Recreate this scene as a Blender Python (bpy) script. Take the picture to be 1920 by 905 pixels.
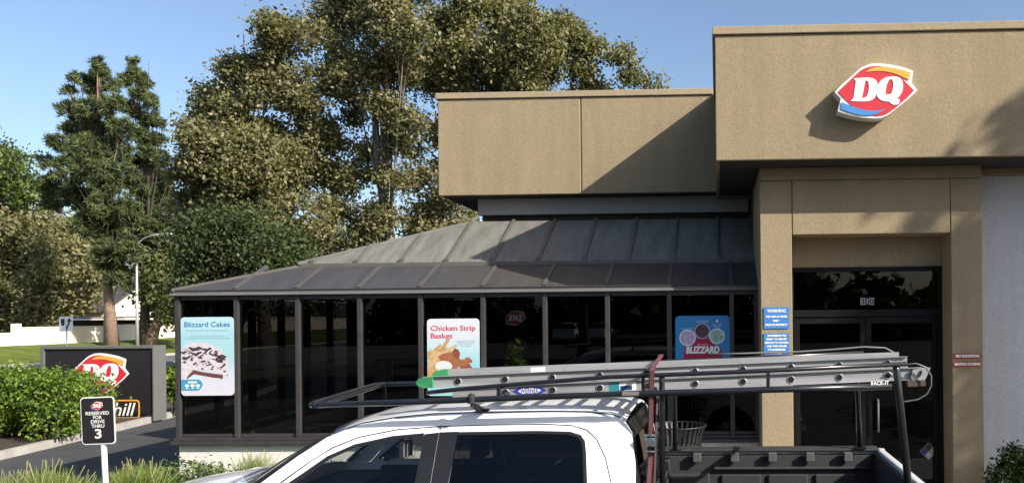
import bpy, bmesh, math, random
import numpy as np
from mathutils import Vector, Matrix
from mathutils.geometry import tessellate_polygon

for o in list(bpy.data.objects):
    bpy.data.objects.remove(o)
scene = bpy.context.scene
COL = scene.collection
rnd = random.Random(7)

# ------------------------------------------------------------------ camera
FPX, PX, PY, W0, H0 = 1500.0, 1300.0, 590.0, 1920.0, 905.0
YAW, ROLL = math.radians(1.72), 0.0097
EYE = Vector((0, 0, 2.55))
_F = Vector((-math.sin(YAW), math.cos(YAW), 0))
_R0 = Vector((math.cos(YAW), math.sin(YAW), 0))
_U0 = Vector((0, 0, 1))
_R = _R0 * math.cos(ROLL) - _U0 * math.sin(ROLL)
_U = _R0 * math.sin(ROLL) + _U0 * math.cos(ROLL)
cam = bpy.data.cameras.new('camera')
cam.sensor_fit = 'HORIZONTAL'; cam.sensor_width = 36.0
cam.lens = FPX / W0 * 36.0
cam.shift_x = -(PX - W0 / 2) / W0
cam.shift_y = (PY - H0 / 2) / W0
cam.clip_start = 0.05; cam.clip_end = 4000
camo = bpy.data.objects.new('camera', cam); COL.objects.link(camo)
M = Matrix((( _R.x, _U.x, -_F.x, EYE.x), (_R.y, _U.y, -_F.y, EYE.y), (_R.z, _U.z, -_F.z, EYE.z), (0, 0, 0, 1)))
camo.matrix_world = M
scene.camera = camo

# ------------------------------------------------------------------ light
SUN_TO = Vector((1.75, -1.0, 1.25)).normalized()
wd = bpy.data.worlds.new('World'); scene.world = wd; wd.use_nodes = True
nt = wd.node_tree; nt.nodes.clear()
sky = nt.nodes.new('ShaderNodeTexSky'); sky.sky_type = 'NISHITA'; sky.sun_disc = False
sky.sun_elevation = math.asin(SUN_TO.z); sky.sun_rotation = math.atan2(SUN_TO.x, SUN_TO.y)
sky.air_density = 0.9; sky.dust_density = 1.7; sky.ozone_density = 1.7
bg = nt.nodes.new('ShaderNodeBackground'); bg.inputs[1].default_value = 0.106
wo = nt.nodes.new('ShaderNodeOutputWorld')
nt.links.new(sky.outputs[0], bg.inputs[0]); nt.links.new(bg.outputs[0], wo.inputs[0])
sl = bpy.data.lights.new('sun', 'SUN'); sl.energy = 4.5; sl.angle = math.radians(0.53); sl.color = (1.0, 0.93, 0.82)
so = bpy.data.objects.new('sun', sl); COL.objects.link(so)
so.rotation_euler = (-SUN_TO).to_track_quat('-Z', 'Y').to_euler(); so.location = (20, -12, 16)
vs = scene.view_settings
scene.display_settings.display_device = 'sRGB'
vs.view_transform = 'Standard'; vs.look = 'None'; vs.exposure = 0.92; vs.gamma = 1.0; vs.use_curve_mapping = False
scene.render.engine = 'CYCLES'
scene.cycles.max_bounces = 8; scene.cycles.transparent_max_bounces = 16
scene.cycles.diffuse_bounces = 3; scene.cycles.glossy_bounces = 4
scene.cycles.caustics_reflective = False; scene.cycles.caustics_refractive = False

def at(u, v, Y):                       # a point of the photograph, at the depth Y
    d = _F + _R * ((u - PX) / FPX) - _U * ((v - PY) / FPX)
    return EYE + d * (Y / d.y)
def atz(u, v, z=0.0):                  # the same on the level z
    d = _F + _R * ((u - PX) / FPX) - _U * ((v - PY) / FPX)
    return EYE + d * ((z - EYE.z) / d.z)
def atx(u, v, X):
    d = _F + _R * ((u - PX) / FPX) - _U * ((v - PY) / FPX)
    return EYE + d * (X / d.x)

# ------------------------------------------------------------------ materials
def nodes_of(name):
    m = bpy.data.materials.new(name); m.use_nodes = True
    n = m.node_tree; n.nodes.clear()
    out = n.nodes.new('ShaderNodeOutputMaterial')
    return m, n, out
def mat(name, col, rough=0.6, metal=0.0, var=0.0, vscale=3.0, bump=0.0, bscale=40.0, spec=0.5, coat=0.0, dark=None, detail=6.0, stretch=None):
    m, n, out = nodes_of(name)
    p = n.nodes.new('ShaderNodeBsdfPrincipled')
    p.inputs['Base Color'].default_value = (*col, 1); p.inputs['Roughness'].default_value = rough
    p.inputs['Metallic'].default_value = metal; p.inputs['Specular IOR Level'].default_value = spec
    p.inputs['Coat Weight'].default_value = coat; p.inputs['Coat Roughness'].default_value = 0.04
    n.links.new(p.outputs[0], out.inputs[0])
    if var or bump:
        tc = n.nodes.new('ShaderNodeTexCoord'); src = tc.outputs['Object']
    if var:
        s = src
        if stretch:
            mp = n.nodes.new('ShaderNodeMapping'); mp.inputs['Scale'].default_value = stretch
            n.links.new(src, mp.inputs[0]); s = mp.outputs[0]
        t = n.nodes.new('ShaderNodeTexNoise'); t.inputs['Scale'].default_value = vscale; t.inputs['Detail'].default_value = detail
        t.inputs['Roughness'].default_value = 0.65
        n.links.new(s, t.inputs['Vector'])
        r = n.nodes.new('ShaderNodeValToRGB')
        d = dark if dark else tuple(c * (1 - var) for c in col)
        l = tuple(min(1, c * (1 + var * 0.6)) for c in col)
        r.color_ramp.elements[0].position = 0.3; r.color_ramp.elements[0].color = (*d, 1)
        r.color_ramp.elements[1].position = 0.7; r.color_ramp.elements[1].color = (*l, 1)
        n.links.new(t.outputs['Fac'], r.inputs[0]); n.links.new(r.outputs[0], p.inputs['Base Color'])
    if bump:
        t2 = n.nodes.new('ShaderNodeTexNoise'); t2.inputs['Scale'].default_value = bscale; t2.inputs['Detail'].default_value = 5
        n.links.new(src, t2.inputs['Vector'])
        b = n.nodes.new('ShaderNodeBump'); b.inputs['Strength'].default_value = 1.0; b.inputs['Distance'].default_value = bump
        n.links.new(t2.outputs['Fac'], b.inputs['Height']); n.links.new(b.outputs[0], p.inputs['Normal'])
    return m
def leafmat(name, col, trans=0.36, rough=0.55):
    m, n, out = nodes_of(name)
    p = n.nodes.new('ShaderNodeBsdfPrincipled'); p.inputs['Roughness'].default_value = rough
    p.inputs['Base Color'].default_value = (*col, 1); p.inputs['Specular IOR Level'].default_value = 0.35
    t = n.nodes.new('ShaderNodeBsdfTranslucent'); t.inputs[0].default_value = (min(1, col[0] * 1.3), min(1, col[1] * 1.4), col[2] * 0.7, 1)
    x = n.nodes.new('ShaderNodeMixShader'); x.inputs[0].default_value = trans
    n.links.new(p.outputs[0], x.inputs[1]); n.links.new(t.outputs[0], x.inputs[2]); n.links.new(x.outputs[0], out.inputs[0])
    return m
def glassmat(name, tint, ior=1.5, rough=0.0):
    m, n, out = nodes_of(name)
    f = n.nodes.new('ShaderNodeFresnel'); ge = n.nodes.new('ShaderNodeNewGeometry')
    io = n.nodes.new('ShaderNodeMapRange'); io.inputs[3].default_value = ior; io.inputs[4].default_value = 1 / ior
    n.links.new(ge.outputs['Backfacing'], io.inputs[0]); n.links.new(io.outputs[0], f.inputs[0])
    t = n.nodes.new('ShaderNodeBsdfTransparent'); t.inputs[0].default_value = (*tint, 1)
    g = n.nodes.new('ShaderNodeBsdfGlossy'); g.inputs['Roughness'].default_value = rough
    x = n.nodes.new('ShaderNodeMixShader')
    n.links.new(f.outputs[0], x.inputs[0]); n.links.new(t.outputs[0], x.inputs[1]); n.links.new(g.outputs[0], x.inputs[2])
    n.links.new(x.outputs[0], out.inputs[0])
    return m
def stucco(name, col, streak=0.10):
    m, n, out = nodes_of(name)
    p = n.nodes.new('ShaderNodeBsdfPrincipled'); p.inputs['Roughness'].default_value = 0.92; p.inputs['Specular IOR Level'].default_value = 0.15
    tc = n.nodes.new('ShaderNodeTexCoord')
    big = n.nodes.new('ShaderNodeTexNoise'); big.inputs['Scale'].default_value = 1.1; big.inputs['Detail'].default_value = 8; big.inputs['Roughness'].default_value = 0.7
    n.links.new(tc.outputs['Object'], big.inputs['Vector'])
    mp = n.nodes.new('ShaderNodeMapping'); mp.inputs['Scale'].default_value = (5.0, 5.0, 0.5)
    st = n.nodes.new('ShaderNodeTexNoise'); st.inputs['Scale'].default_value = 1.0; st.inputs['Detail'].default_value = 6
    n.links.new(tc.outputs['Object'], mp.inputs[0]); n.links.new(mp.outputs[0], st.inputs['Vector'])
    fine = n.nodes.new('ShaderNodeTexNoise'); fine.inputs['Scale'].default_value = 36; fine.inputs['Detail'].default_value = 4; fine.inputs['Roughness'].default_value = 0.7
    n.links.new(tc.outputs['Object'], fine.inputs['Vector'])
    mix1 = n.nodes.new('ShaderNodeMix'); mix1.data_type = 'RGBA'
    mix1.inputs['A'].default_value = (*[c * 0.87 for c in col], 1); mix1.inputs['B'].default_value = (*[c * 1.12 for c in col], 1)
    n.links.new(big.outputs['Fac'], mix1.inputs['Factor'])
    r = n.nodes.new('ShaderNodeValToRGB'); r.color_ramp.elements[0].position = 0.35; r.color_ramp.elements[1].position = 0.65
    r.color_ramp.elements[0].color = (1 - streak, 1 - streak * 0.95, 1 - streak * 0.9, 1); r.color_ramp.elements[1].color = (1, 1, 1, 1)
    n.links.new(st.outputs['Fac'], r.inputs[0])
    mul = n.nodes.new('ShaderNodeMix'); mul.data_type = 'RGBA'; mul.blend_type = 'MULTIPLY'; mul.inputs['Factor'].default_value = 1
    n.links.new(mix1.outputs['Result'], mul.inputs['A']); n.links.new(r.outputs[0], mul.inputs['B'])
    r2 = n.nodes.new('ShaderNodeValToRGB'); r2.color_ramp.elements[0].position = 0.3; r2.color_ramp.elements[1].position = 0.7
    r2.color_ramp.elements[0].color = (0.86, 0.86, 0.86, 1); r2.color_ramp.elements[1].color = (1.08, 1.08, 1.08, 1)
    n.links.new(fine.outputs['Fac'], r2.inputs[0])
    mul2 = n.nodes.new('ShaderNodeMix'); mul2.data_type = 'RGBA'; mul2.blend_type = 'MULTIPLY'; mul2.inputs['Factor'].default_value = 1
    n.links.new(mul.outputs['Result'], mul2.inputs['A']); n.links.new(r2.outputs[0], mul2.inputs['B'])
    n.links.new(mul2.outputs['Result'], p.inputs['Base Color'])
    b = n.nodes.new('ShaderNodeBump'); b.inputs['Strength'].default_value = 0.9; b.inputs['Distance'].default_value = 0.0055
    n.links.new(fine.outputs['Fac'], b.inputs['Height']); n.links.new(b.outputs[0], p.inputs['Normal'])
    n.links.new(p.outputs[0], out.inputs[0])
    return m

MT = {}
MT['stucco'] = stucco('tan_stucco', (0.325, 0.256, 0.163))
MT['stucco_trim'] = stucco('tan_coping', (0.36, 0.288, 0.192), 0.05)
MT['greywall'] = stucco('pale_grey_stucco', (0.58, 0.58, 0.585), 0.10)
MT['knee'] = stucco('white_stucco', (0.74, 0.72, 0.66), 0.10)
MT['cream'] = mat('cream_block', (0.74, 0.66, 0.54), 0.9, var=0.1, vscale=0.6)
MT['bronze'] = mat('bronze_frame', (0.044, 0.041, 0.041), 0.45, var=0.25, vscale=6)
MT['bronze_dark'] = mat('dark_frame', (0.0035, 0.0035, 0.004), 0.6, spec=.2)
MT['roof_metal'] = mat('dusty_metal_roof', (0.168, 0.164, 0.146), 0.6, var=0.32, vscale=1.6, stretch=(5, .9, .9), bump=.004, bscale=5, spec=.25)
MT['roof_seam'] = mat('roof_seam', (0.105, 0.102, 0.094), 0.5, var=0.2, vscale=5)
MT['roof_glaze'] = mat('bronze_glazing', (0.060, 0.056, 0.055), 0.38, var=0.25, vscale=1.4, stretch=(4, .8, .8), spec=.3)
MT['glass'] = glassmat('tinted_glass', (0.15, 0.15, 0.155), 1.45)
MT['clearglass'] = glassmat('clear_glass', (0.62, 0.64, 0.63), 1.45)
MT['doorglass'] = glassmat('door_glass', (0.22, 0.22, 0.23), 1.45)
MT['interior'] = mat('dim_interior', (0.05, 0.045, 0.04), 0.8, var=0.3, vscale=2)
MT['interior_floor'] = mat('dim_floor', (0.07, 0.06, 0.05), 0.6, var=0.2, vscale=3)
MT['asphalt'] = mat('asphalt', (0.062, 0.062, 0.064), 0.92, var=0.28, vscale=1.2, bump=0.004, bscale=90, spec=0.3, detail=10)
MT['street'] = mat('street_asphalt', (0.13, 0.13, 0.135), 0.92, var=0.18, vscale=0.5, spec=0.2)
MT['concrete'] = mat('concrete', (0.36, 0.34, 0.31), 0.9, var=0.22, vscale=2.5, bump=0.003, bscale=60)
MT['mulch'] = mat('mulch', (0.055, 0.04, 0.028), 0.95, var=0.5, vscale=14, bump=0.03, bscale=25)
MT['earth'] = mat('earth', (0.10, 0.095, 0.06), 0.95, var=0.3, vscale=0.05)
MT['lawn'] = mat('lawn', (0.125, 0.155, 0.03), 0.95, var=0.42, vscale=0.9, bump=0.06, bscale=9, spec=0.1, detail=10)
MT['white'] = mat('white_paint', (0.80, 0.80, 0.78), 0.5)
MT['black'] = mat('black_paint', (0.012, 0.012, 0.013), 0.45)
MT['signblack'] = mat('sign_black', (0.016, 0.013, 0.016), 0.5)
MT['red'] = mat('logo_red', (0.56, 0.028, 0.04), 0.4)
MT['orange'] = mat('logo_orange', (0.74, 0.37, 0.05), 0.4)
MT['blue'] = mat('logo_blue', (0.055, 0.24, 0.56), 0.4)
MT['signwhite'] = mat('sign_white', (0.78, 0.78, 0.74), 0.4)
MT['cabinet'] = mat('sign_cabinet', (0.125, 0.123, 0.12), 0.5)
MT['signblue'] = mat('notice_blue', (0.05, 0.20, 0.50), 0.45, var=0.06, vscale=8)
MT['signred'] = mat('notice_red', (0.36, 0.02, 0.03), 0.45)
MT['grey'] = mat('grey_metal', (0.165, 0.16, 0.16), 0.6, var=0.12, vscale=3)
MT['greyl'] = mat('grey_panel', (0.30, 0.295, 0.29), 0.65, var=0.08, vscale=2)
MT['galv'] = mat('galvanised', (0.45, 0.46, 0.46), 0.5, metal=0.6)

# ------------------------------------------------------------------ builders
class MB:
    def __init__(s): s.v = []; s.f = []; s.m = []; s.sm = []
    def add(s, vs, fs, mi=0, smooth=False):
        b = len(s.v); s.v += [tuple(p) for p in vs]
        for f in fs:
            s.f.append(tuple(i + b for i in f)); s.m.append(mi); s.sm.append(smooth)
        return s
    def box(s, x0, x1, y0, y1, z0, z1, mi=0):
        vs = [(x0, y0, z0), (x1, y0, z0), (x1, y1, z0), (x0, y1, z0), (x0, y0, z1), (x1, y0, z1), (x1, y1, z1), (x0, y1, z1)]
        return s.add(vs, [(0, 3, 2, 1), (4, 5, 6, 7), (0, 1, 5, 4), (1, 2, 6, 5), (2, 3, 7, 6), (3, 0, 4, 7)], mi)
    def bar(s, a, b, w, h, mi=0, up=(0, 0, 1)):
        a = Vector(a); b = Vector(b); d = (b - a).normalized(); u = Vector(up)
        r = d.cross(u).normalized(); u = r.cross(d).normalized()
        vs = []
        for p in (a, b):
            for (i, j) in ((-1, -1), (1, -1), (1, 1), (-1, 1)): vs.append(p + r * (w / 2 * i) + u * (h / 2 * j))
        return s.add(vs, [(3, 2, 1, 0), (4, 5, 6, 7), (0, 1, 5, 4), (1, 2, 6, 5), (2, 3, 7, 6), (3, 0, 4, 7)], mi)
    def tube(s, pts, r, n=10, mi=0, cap=True):
        pts = [Vector(p) for p in pts]; rs = r if isinstance(r, (list, tuple)) else [r] * len(pts)
        vs = []; fs = []; ref = None
        for i, p in enumerate(pts):
            d = (pts[min(i + 1, len(pts) - 1)] - pts[max(i - 1, 0)]).normalized()
            if ref is None: ref = Vector((0, 0, 1)) if abs(d.z) < 0.9 else Vector((1, 0, 0))
            a = d.cross(ref).normalized(); b = a.cross(d).normalized(); ref = b
            for k in range(n):
                t = 2 * math.pi * k / n; vs.append(p + a * (math.cos(t) * rs[i]) + b * (math.sin(t) * rs[i]))
        for i in range(len(pts) - 1):
            for k in range(n):
                k2 = (k + 1) % n; fs.append((i * n + k, i * n + k2, (i + 1) * n + k2, (i + 1) * n + k))
        s.add(vs, fs, mi, True)
        if cap:
            b = len(s.v) - len(vs)
            s.f.append(tuple(b + k for k in range(n))[::-1]); s.m.append(mi); s.sm.append(False)
            e = b + (len(pts) - 1) * n
            s.f.append(tuple(e + k for k in range(n))); s.m.append(mi); s.sm.append(False)
        return s
    def lathe(s, prof, c, axis='Z', n=24, mi=0, smooth=True):
        vs = []; fs = []
        for (r, h) in prof:
            for k in range(n):
                t = 2 * math.pi * k / n; a, b = r * math.cos(t), r * math.sin(t)
                vs.append((c[0] + a, c[1] + b, c[2] + h) if axis == 'Z' else ((c[0] + a, c[1] + h, c[2] + b) if axis == 'Y' else (c[0] + h, c[1] + a, c[2] + b)))
        for i in range(len(prof) - 1):
            for k in range(n):
                k2 = (k + 1) % n; fs.append((i * n + k, i * n + k2, (i + 1) * n + k2, (i + 1) * n + k))
        return s.add(vs, fs, mi, smooth)
    def prism(s, loops, d, fn, mi=0, cuts=()):
        """polygon (with holes) in 2D, thickness d; fn(x, y, t) maps to 3D, t=0 front, t=d back"""
        lv = [[Vector((p[0], p[1], 0)) for p in l] for l in loops]
        tris = tessellate_polygon(lv)
        flat = [(p.x, p.y) for l in lv for p in l]
        bm = bmesh.new()
        vv = [bm.verts.new((x, y, 0)) for x, y in flat]
        for t in tris:
            try: bm.faces.new([vv[i] for i in t])
            except ValueError: pass
        for c in cuts:
            bmesh.ops.bisect_plane(bm, geom=bm.verts[:] + bm.edges[:] + bm.faces[:], plane_co=(0, c, 0), plane_no=(0, 1, 0))
        bmesh.ops.recalc_face_normals(bm, faces=bm.faces)
        if bm.faces and bm.faces[:][0].normal.z < 0: bmesh.ops.reverse_faces(bm, faces=bm.faces)
        bm.verts.ensure_lookup_table(); bm.verts.index_update()
        P = [(v.co.x, v.co.y) for v in bm.verts]; n = len(P)
        vs = [fn(x, y, 0) for x, y in P]; fs = [tuple(v.index for v in f.verts) for f in bm.faces]
        if d:
            vs += [fn(x, y, d) for x, y in P]
            fs2 = [tuple(i + n for i in f)[::-1] for f in fs]
            ed = [(e.verts[0].index, e.verts[1].index) for e in bm.edges if len(e.link_faces) == 1]
            fs = fs + fs2 + [(a, b, b + n, a + n) for a, b in ed]
        bm.free()
        return s.add(vs, fs, mi)
    def grid(s, rows, mi=0, smooth=True):
        n = len(rows[0]); vs = [p for r in rows for p in r]
        fs = [(i * n + j, i * n + j + 1, (i + 1) * n + j + 1, (i + 1) * n + j) for i in range(len(rows) - 1) for j in range(n - 1)]
        return s.add(vs, fs, mi, smooth)
    def build(s, name, mats, parent=None, bevel=0.0, fix=True, seg=2):
        me = bpy.data.meshes.new(name); me.from_pydata(s.v, [], s.f)
        for m in (mats if isinstance(mats, (list, tuple)) else [mats]): me.materials.append(m)
        me.polygons.foreach_set('material_index', s.m); me.polygons.foreach_set('use_smooth', s.sm)
        if fix:
            bm = bmesh.new(); bm.from_mesh(me); bmesh.ops.recalc_face_normals(bm, faces=bm.faces); bm.to_mesh(me); bm.free()
        me.update()
        return link(name, me, parent, bevel, seg)
def islands(mb, name, m, parent=None, bevel=0.0):
    """each separate piece gathered in a builder becomes an object of its own"""
    par = list(range(len(mb.v)))
    def find(i):
        while par[i] != i: par[i] = par[par[i]]; i = par[i]
        return i
    for f in mb.f:
        for i in f[1:]: par[find(i)] = find(f[0])
    groups = {}
    for k, f in enumerate(mb.f): groups.setdefault(find(f[0]), []).append(k)
    out = []
    for ks in groups.values():
        g = MB(); idx = {}
        for k in ks:
            for i in mb.f[k]:
                if i not in idx: idx[i] = len(g.v); g.v.append(mb.v[i])
            g.f.append(tuple(idx[i] for i in mb.f[k])); g.m.append(mb.m[k]); g.sm.append(mb.sm[k])
        out.append(g.build(name, m, parent, bevel))
    return out
def link(name, me, parent=None, bevel=0.0, seg=2):
    o = bpy.data.objects.new(name, me); COL.objects.link(o)
    if parent is not None:
        o.parent = parent
        if parent.type == 'EMPTY': o.matrix_parent_inverse = Matrix.Translation(-parent.location)
    if bevel:
        b = o.modifiers.new('bevel', 'BEVEL'); b.width = bevel; b.segments = seg; b.limit_method = 'ANGLE'; b.angle_limit = math.radians(40)
        b.harden_normals = False
    return o
def tag(o, label=None, cat=None, group=None, kind=None):
    if label: o['label'] = label
    if cat: o['category'] = cat
    if group: o['group'] = group
    if kind: o['kind'] = kind
    return o
def thing(name, label, cat, loc=(0, 0, 0), group=None):
    o = bpy.data.objects.new(name, None); COL.objects.link(o); o.location = loc; o.empty_display_size = 0.2
    return tag(o, label, cat, group)
def struct(name, mb, m): return tag(mb.build(name, m), kind='structure')
def copy_tree(o, parent=None):
    c = o.copy(); COL.objects.link(c)
    if parent is not None: c.parent = parent
    for ch in [x for x in bpy.data.objects if x.parent == o]: copy_tree(ch, c)
    return c

def text_mb(mb, body, size, fn, mi=0, width=None, bold=0.0, shear=0.0, align='CENTER', d=0.002):
    """lettering added to a mesh builder; fn(x, y, t) maps the flat text to 3D"""
    cu = bpy.data.curves.new('lettering', 'FONT'); cu.body = body; cu.size = size; cu.align_x = align; cu.align_y = 'CENTER'
    cu.offset = bold; cu.shear = shear; cu.extrude = 0; cu.resolution_u = 3; cu.fill_mode = 'FRONT'
    o = bpy.data.objects.new('lettering', cu); COL.objects.link(o)
    dg = bpy.context.evaluated_depsgraph_get()
    me = bpy.data.meshes.new_from_object(o.evaluated_get(dg))
    vs = [v.co.copy() for v in me.vertices]; fs = [tuple(p.vertices) for p in me.polygons]
    bpy.data.objects.remove(o); bpy.data.curves.remove(cu); bpy.data.meshes.remove(me)
    if not vs: return
    x0 = min(v.x for v in vs); x1 = max(v.x for v in vs); k = 1.0
    if width: k = width / (x1 - x0)
    cx = (x0 + x1) / 2 if align == 'CENTER' else x0
    y0 = min(v.y for v in vs); y1 = max(v.y for v in vs); cy = (y0 + y1) / 2 if align == 'CENTER' else 0
    mb.add([fn((v.x - cx) * k, v.y - cy, 0) for v in vs], fs, mi)

def rrect(x0, x1, y0, y1, r, n=5):
    pts = []
    for (cx, cy, a0) in ((x1 - r, y1 - r, 0), (x0 + r, y1 - r, 90), (x0 + r, y0 + r, 180), (x1 - r, y0 + r, 270)):
        for i in range(n + 1):
            a = math.radians(a0 + 90 * i / n); pts.append((cx + r * math.cos(a), cy + r * math.sin(a)))
    return pts
def ell(cx, cy, rx, ry, n=20, wob=0.0, seed=0, rot=0.0):
    q = random.Random(seed); pts = []
    for i in range(n):
        a = 2 * math.pi * i / n; k = 1 + q.uniform(-wob, wob); x, y = rx * k * math.cos(a), ry * k * math.sin(a)
        pts.append((cx + x * math.cos(rot) - y * math.sin(rot), cy + x * math.sin(rot) + y * math.cos(rot)))
    return pts
def smooth_loop(p, it=2):
    for _ in range(it):
        q = []
        for i in range(len(p)):
            a, b = p[i], p[(i + 1) % len(p)]
            q += [(a[0] * .75 + b[0] * .25, a[1] * .75 + b[1] * .25), (a[0] * .25 + b[0] * .75, a[1] * .25 + b[1] * .75)]
        p = q
    return p
def face_y(cx, cz, Y):            # maps flat art onto a wall that faces the camera side (-Y)
    return lambda x, y, t: (cx + x, Y + t, cz + y)

# ------------------------------------------------------------------ leaves and trees
def leaf_mesh(name, C, S, OUT, mi, mats, parent, wr=0.55, outw=0.5, seed=1, upw=0.3, tdir=None):
    g = np.random.default_rng(seed); n = len(C)
    N = g.normal(size=(n, 3)); N /= np.linalg.norm(N, axis=1)[:, None]
    N = N + OUT * outw + np.array([0, 0, upw]); N /= np.linalg.norm(N, axis=1)[:, None] + 1e-9
    T = g.normal(size=(n, 3))
    if tdir is not None: T = tdir + T * 0.35
    T -= (T * N).sum(1)[:, None] * N; T /= np.linalg.norm(T, axis=1)[:, None] + 1e-9
    B = np.cross(N, T)
    s = S[:, None] * 0.5; bend = N * s * g.uniform(-0.35, 0.35, (n, 1))
    V = np.stack([C + T * s + bend, C + B * s * wr, C - T * s + bend, C - B * s * wr], 1).reshape(-1, 3)
    me = bpy.data.meshes.new(name)
    me.vertices.add(n * 4); me.vertices.foreach_set('co', V.astype(np.float32).ravel())
    me.loops.add(n * 4); me.loops.foreach_set('vertex_index', np.arange(n * 4, dtype=np.int32))
    me.polygons.add(n); me.polygons.foreach_set('loop_start', np.arange(0, n * 4, 4, dtype=np.int32))
    for m in mats: me.materials.append(m)
    me.polygons.foreach_set('material_index', mi.astype(np.int32))
    me.update(calc_edges=True)
    return link(name, me, parent)
def blob_leaves(blobs, n, clump_r, per, seed, shell=0.55, flat=0.75):
    g = np.random.default_rng(seed)
    b = np.array(blobs, float); vol = b[:, 3] ** 2.3; pr = vol / vol.sum()
    nc = max(1, n // per)
    idx = g.choice(len(b), nc, p=pr)
    d = g.normal(size=(nc, 3)); d /= np.linalg.norm(d, axis=1)[:, None]
    rr = b[idx, 3] * (shell + (1 - shell) * g.random(nc)) ** 0.8 * np.where(g.random(nc) < 0.12, 1.15, 1.0)
    cc = b[idx, :3] + d * rr[:, None]
    k = np.repeat(np.arange(nc), per)
    cr = clump_r * g.uniform(0.6, 1.4, nc)
    off = g.normal(size=(len(k), 3)) * np.array([1, 1, flat]) * cr[k][:, None] * 0.6
    return cc[k] + off, d[k], k, g
def tree(name, label, base, blobs, n, leaf, mats, weights, trunk_m, trunk_r, clump_r=0.6, per=14, seed=1, group=None, cat='tree',
         shell=0.55, wr=0.6, limbs=True, fork=0.45, lean=(0, 0), limb_r=0.3, upw=0.3, outw=0.5, limb_max=14, tuft=False):
    base = Vector(base)
    root = thing(name, label, cat, base, group)
    C, D, k, g = blob_leaves(blobs, n, clump_r, per, seed, shell)
    nc = k.max() + 1
    cm = g.choice(len(mats), nc, p=np.array(weights) / sum(weights))
    mi = np.where(g.random(len(k)) < 0.72, cm[k], g.choice(len(mats), len(k), p=np.array(weights) / sum(weights)))
    S = leaf * g.uniform(0.55, 1.25, len(C))
    keep = C[:, 2] > base.z + 0.25
    td = None
    if tuft:                                   # needles fan out from the tip of each twig
        u_ = g.normal(size=C.shape); u_ /= np.linalg.norm(u_, axis=1)[:, None]; u_ = u_ + np.array([0, 0, .55]); u_ /= np.linalg.norm(u_, axis=1)[:, None]
        cen = np.zeros((nc, 3)); np.add.at(cen, k, C); cen /= np.bincount(k, minlength=nc)[:, None]
        C = cen[k] + u_ * (S * .42)[:, None] + D * 0; td = u_[keep]
    leaf_mesh('crown', C[keep], S[keep], D[keep], mi[keep], mats, root, wr, outw, seed + 5, upw, td)
    top = Vector(np.average(np.array(blobs)[:, :3], axis=0)); zt = max(b[2] + b[3] * 0.2 for b in blobs)
    mb = MB(); q = random.Random(seed)
    fz = base.z + (top.z - base.z) * fork * 2
    pts = []; rs = []
    N = 7
    for i in range(N):
        t = i / (N - 1); z = base.z + (zt - base.z) * t
        w = min(1, max(0, (z - base.z) / max(.1, (top.z - base.z))))
        p = Vector((base.x + (top.x - base.x) * w * 0.8 + q.uniform(-.1, .1) * trunk_r * 4 * (t > 0), base.y + (top.y - base.y) * w * 0.8, z))
        pts.append(p); rs.append(trunk_r * (1.35 if i == 0 else (1 - t) ** (1.35 if tuft else 0.9) * 0.97 + 0.03))
    mb.tube(pts, rs, 9)
    if limbs:
        order = sorted(blobs, key=lambda b: -b[3])[:limb_max]
        for b in order:
            c = Vector(b[:3]); z0 = max(base.z + (c.z - base.z) * fork, base.z + 1.0)
            t0 = (z0 - base.z) / (zt - base.z); i = min(N - 2, int(t0 * (N - 1))); f = t0 * (N - 1) - i
            a = pts[i].lerp(pts[i + 1], max(0, min(1, f)))
            mid = a.lerp(c, 0.5) + Vector((q.uniform(-.3, .3), q.uniform(-.3, .3), 0.25)) * b[3] * 0.6
            r0 = trunk_r * limb_r
            mb.tube([a, a.lerp(mid, .5), mid, mid.lerp(c, .6), c], [r0, r0 * .85, r0 * .65, r0 * .4, r0 * .2], 6)
            for _ in range(5):
                e = c + Vector((q.gauss(0, 1), q.gauss(0, 1), q.gauss(0.3, .8))).normalized() * b[3] * q.uniform(.6, 1)
                s = mid.lerp(c, q.uniform(.2, .9)); mb.tube([s, s.lerp(e, .5) + Vector((0, 0, .1 * b[3])), e], [r0 * .3, r0 * .2, r0 * .08], 4)
    mb.build('trunk', trunk_m, root, fix=False)
    return root
def pxblobs(lst, Y, jit=0.8, seed=3):
    q = random.Random(seed); out = []
    for (u, v, r) in lst:
        rr = r * Y / FPX; yy = Y + q.uniform(-jit, jit) * rr * 1.6
        p = at(u, v, yy); out.append((p.x, p.y, p.z, rr))
    return out

# ================================================================== THE SETTING
g = MB(); g.add([(-600, -300, -0.03), (600, -300, -0.03), (600, 900, -0.03), (-600, 900, -0.03)], [(0, 1, 2, 3)])
struct('ground', g, MT['earth'])
g = MB(); g.add([(-20, -70, 0.0), (60, -70, 0.0), (60, 45, 0.0), (-20, 45, 0.0)], [(0, 1, 2, 3)])
struct('parking_lot', g, MT['asphalt'])
g = MB(); g.add([(-39.5, -120, 0.004), (-23.5, -120, 0.004), (-23.5, 260, 0.004), (-39.5, 260, 0.004)], [(0, 1, 2, 3)])
struct('street', g, MT['street'])
g = MB(); g.box(-39.9, -39.5, -120, 260, -0.02, 0.15); struct('street_kerb', g, MT['concrete'])
# grass verge rising to the block wall
rows = []
for i in range(12):
    t = i / 11; X = -39.9 - 8.4 * t; z = 0.15 + 0.78 * (t * t * (3 - 2 * t))
    rows.append([(X, y, z + 0.10 * math.sin(y * 0.11 + i)* t + max(0, (y - 50) * 0.006) * t) for y in range(-40, 240, 6)])
g = MB(); g.grid(rows); struct('grass_verge', g, MT['lawn'])
g = MB(); g.add([(-140, -60, 0.55), (-48, -60, 0.55), (-48, 260, 0.9), (-140, 260, 0.9)], [(0, 1, 2, 3)]); struct('far_yard', g, MT['earth'])

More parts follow.
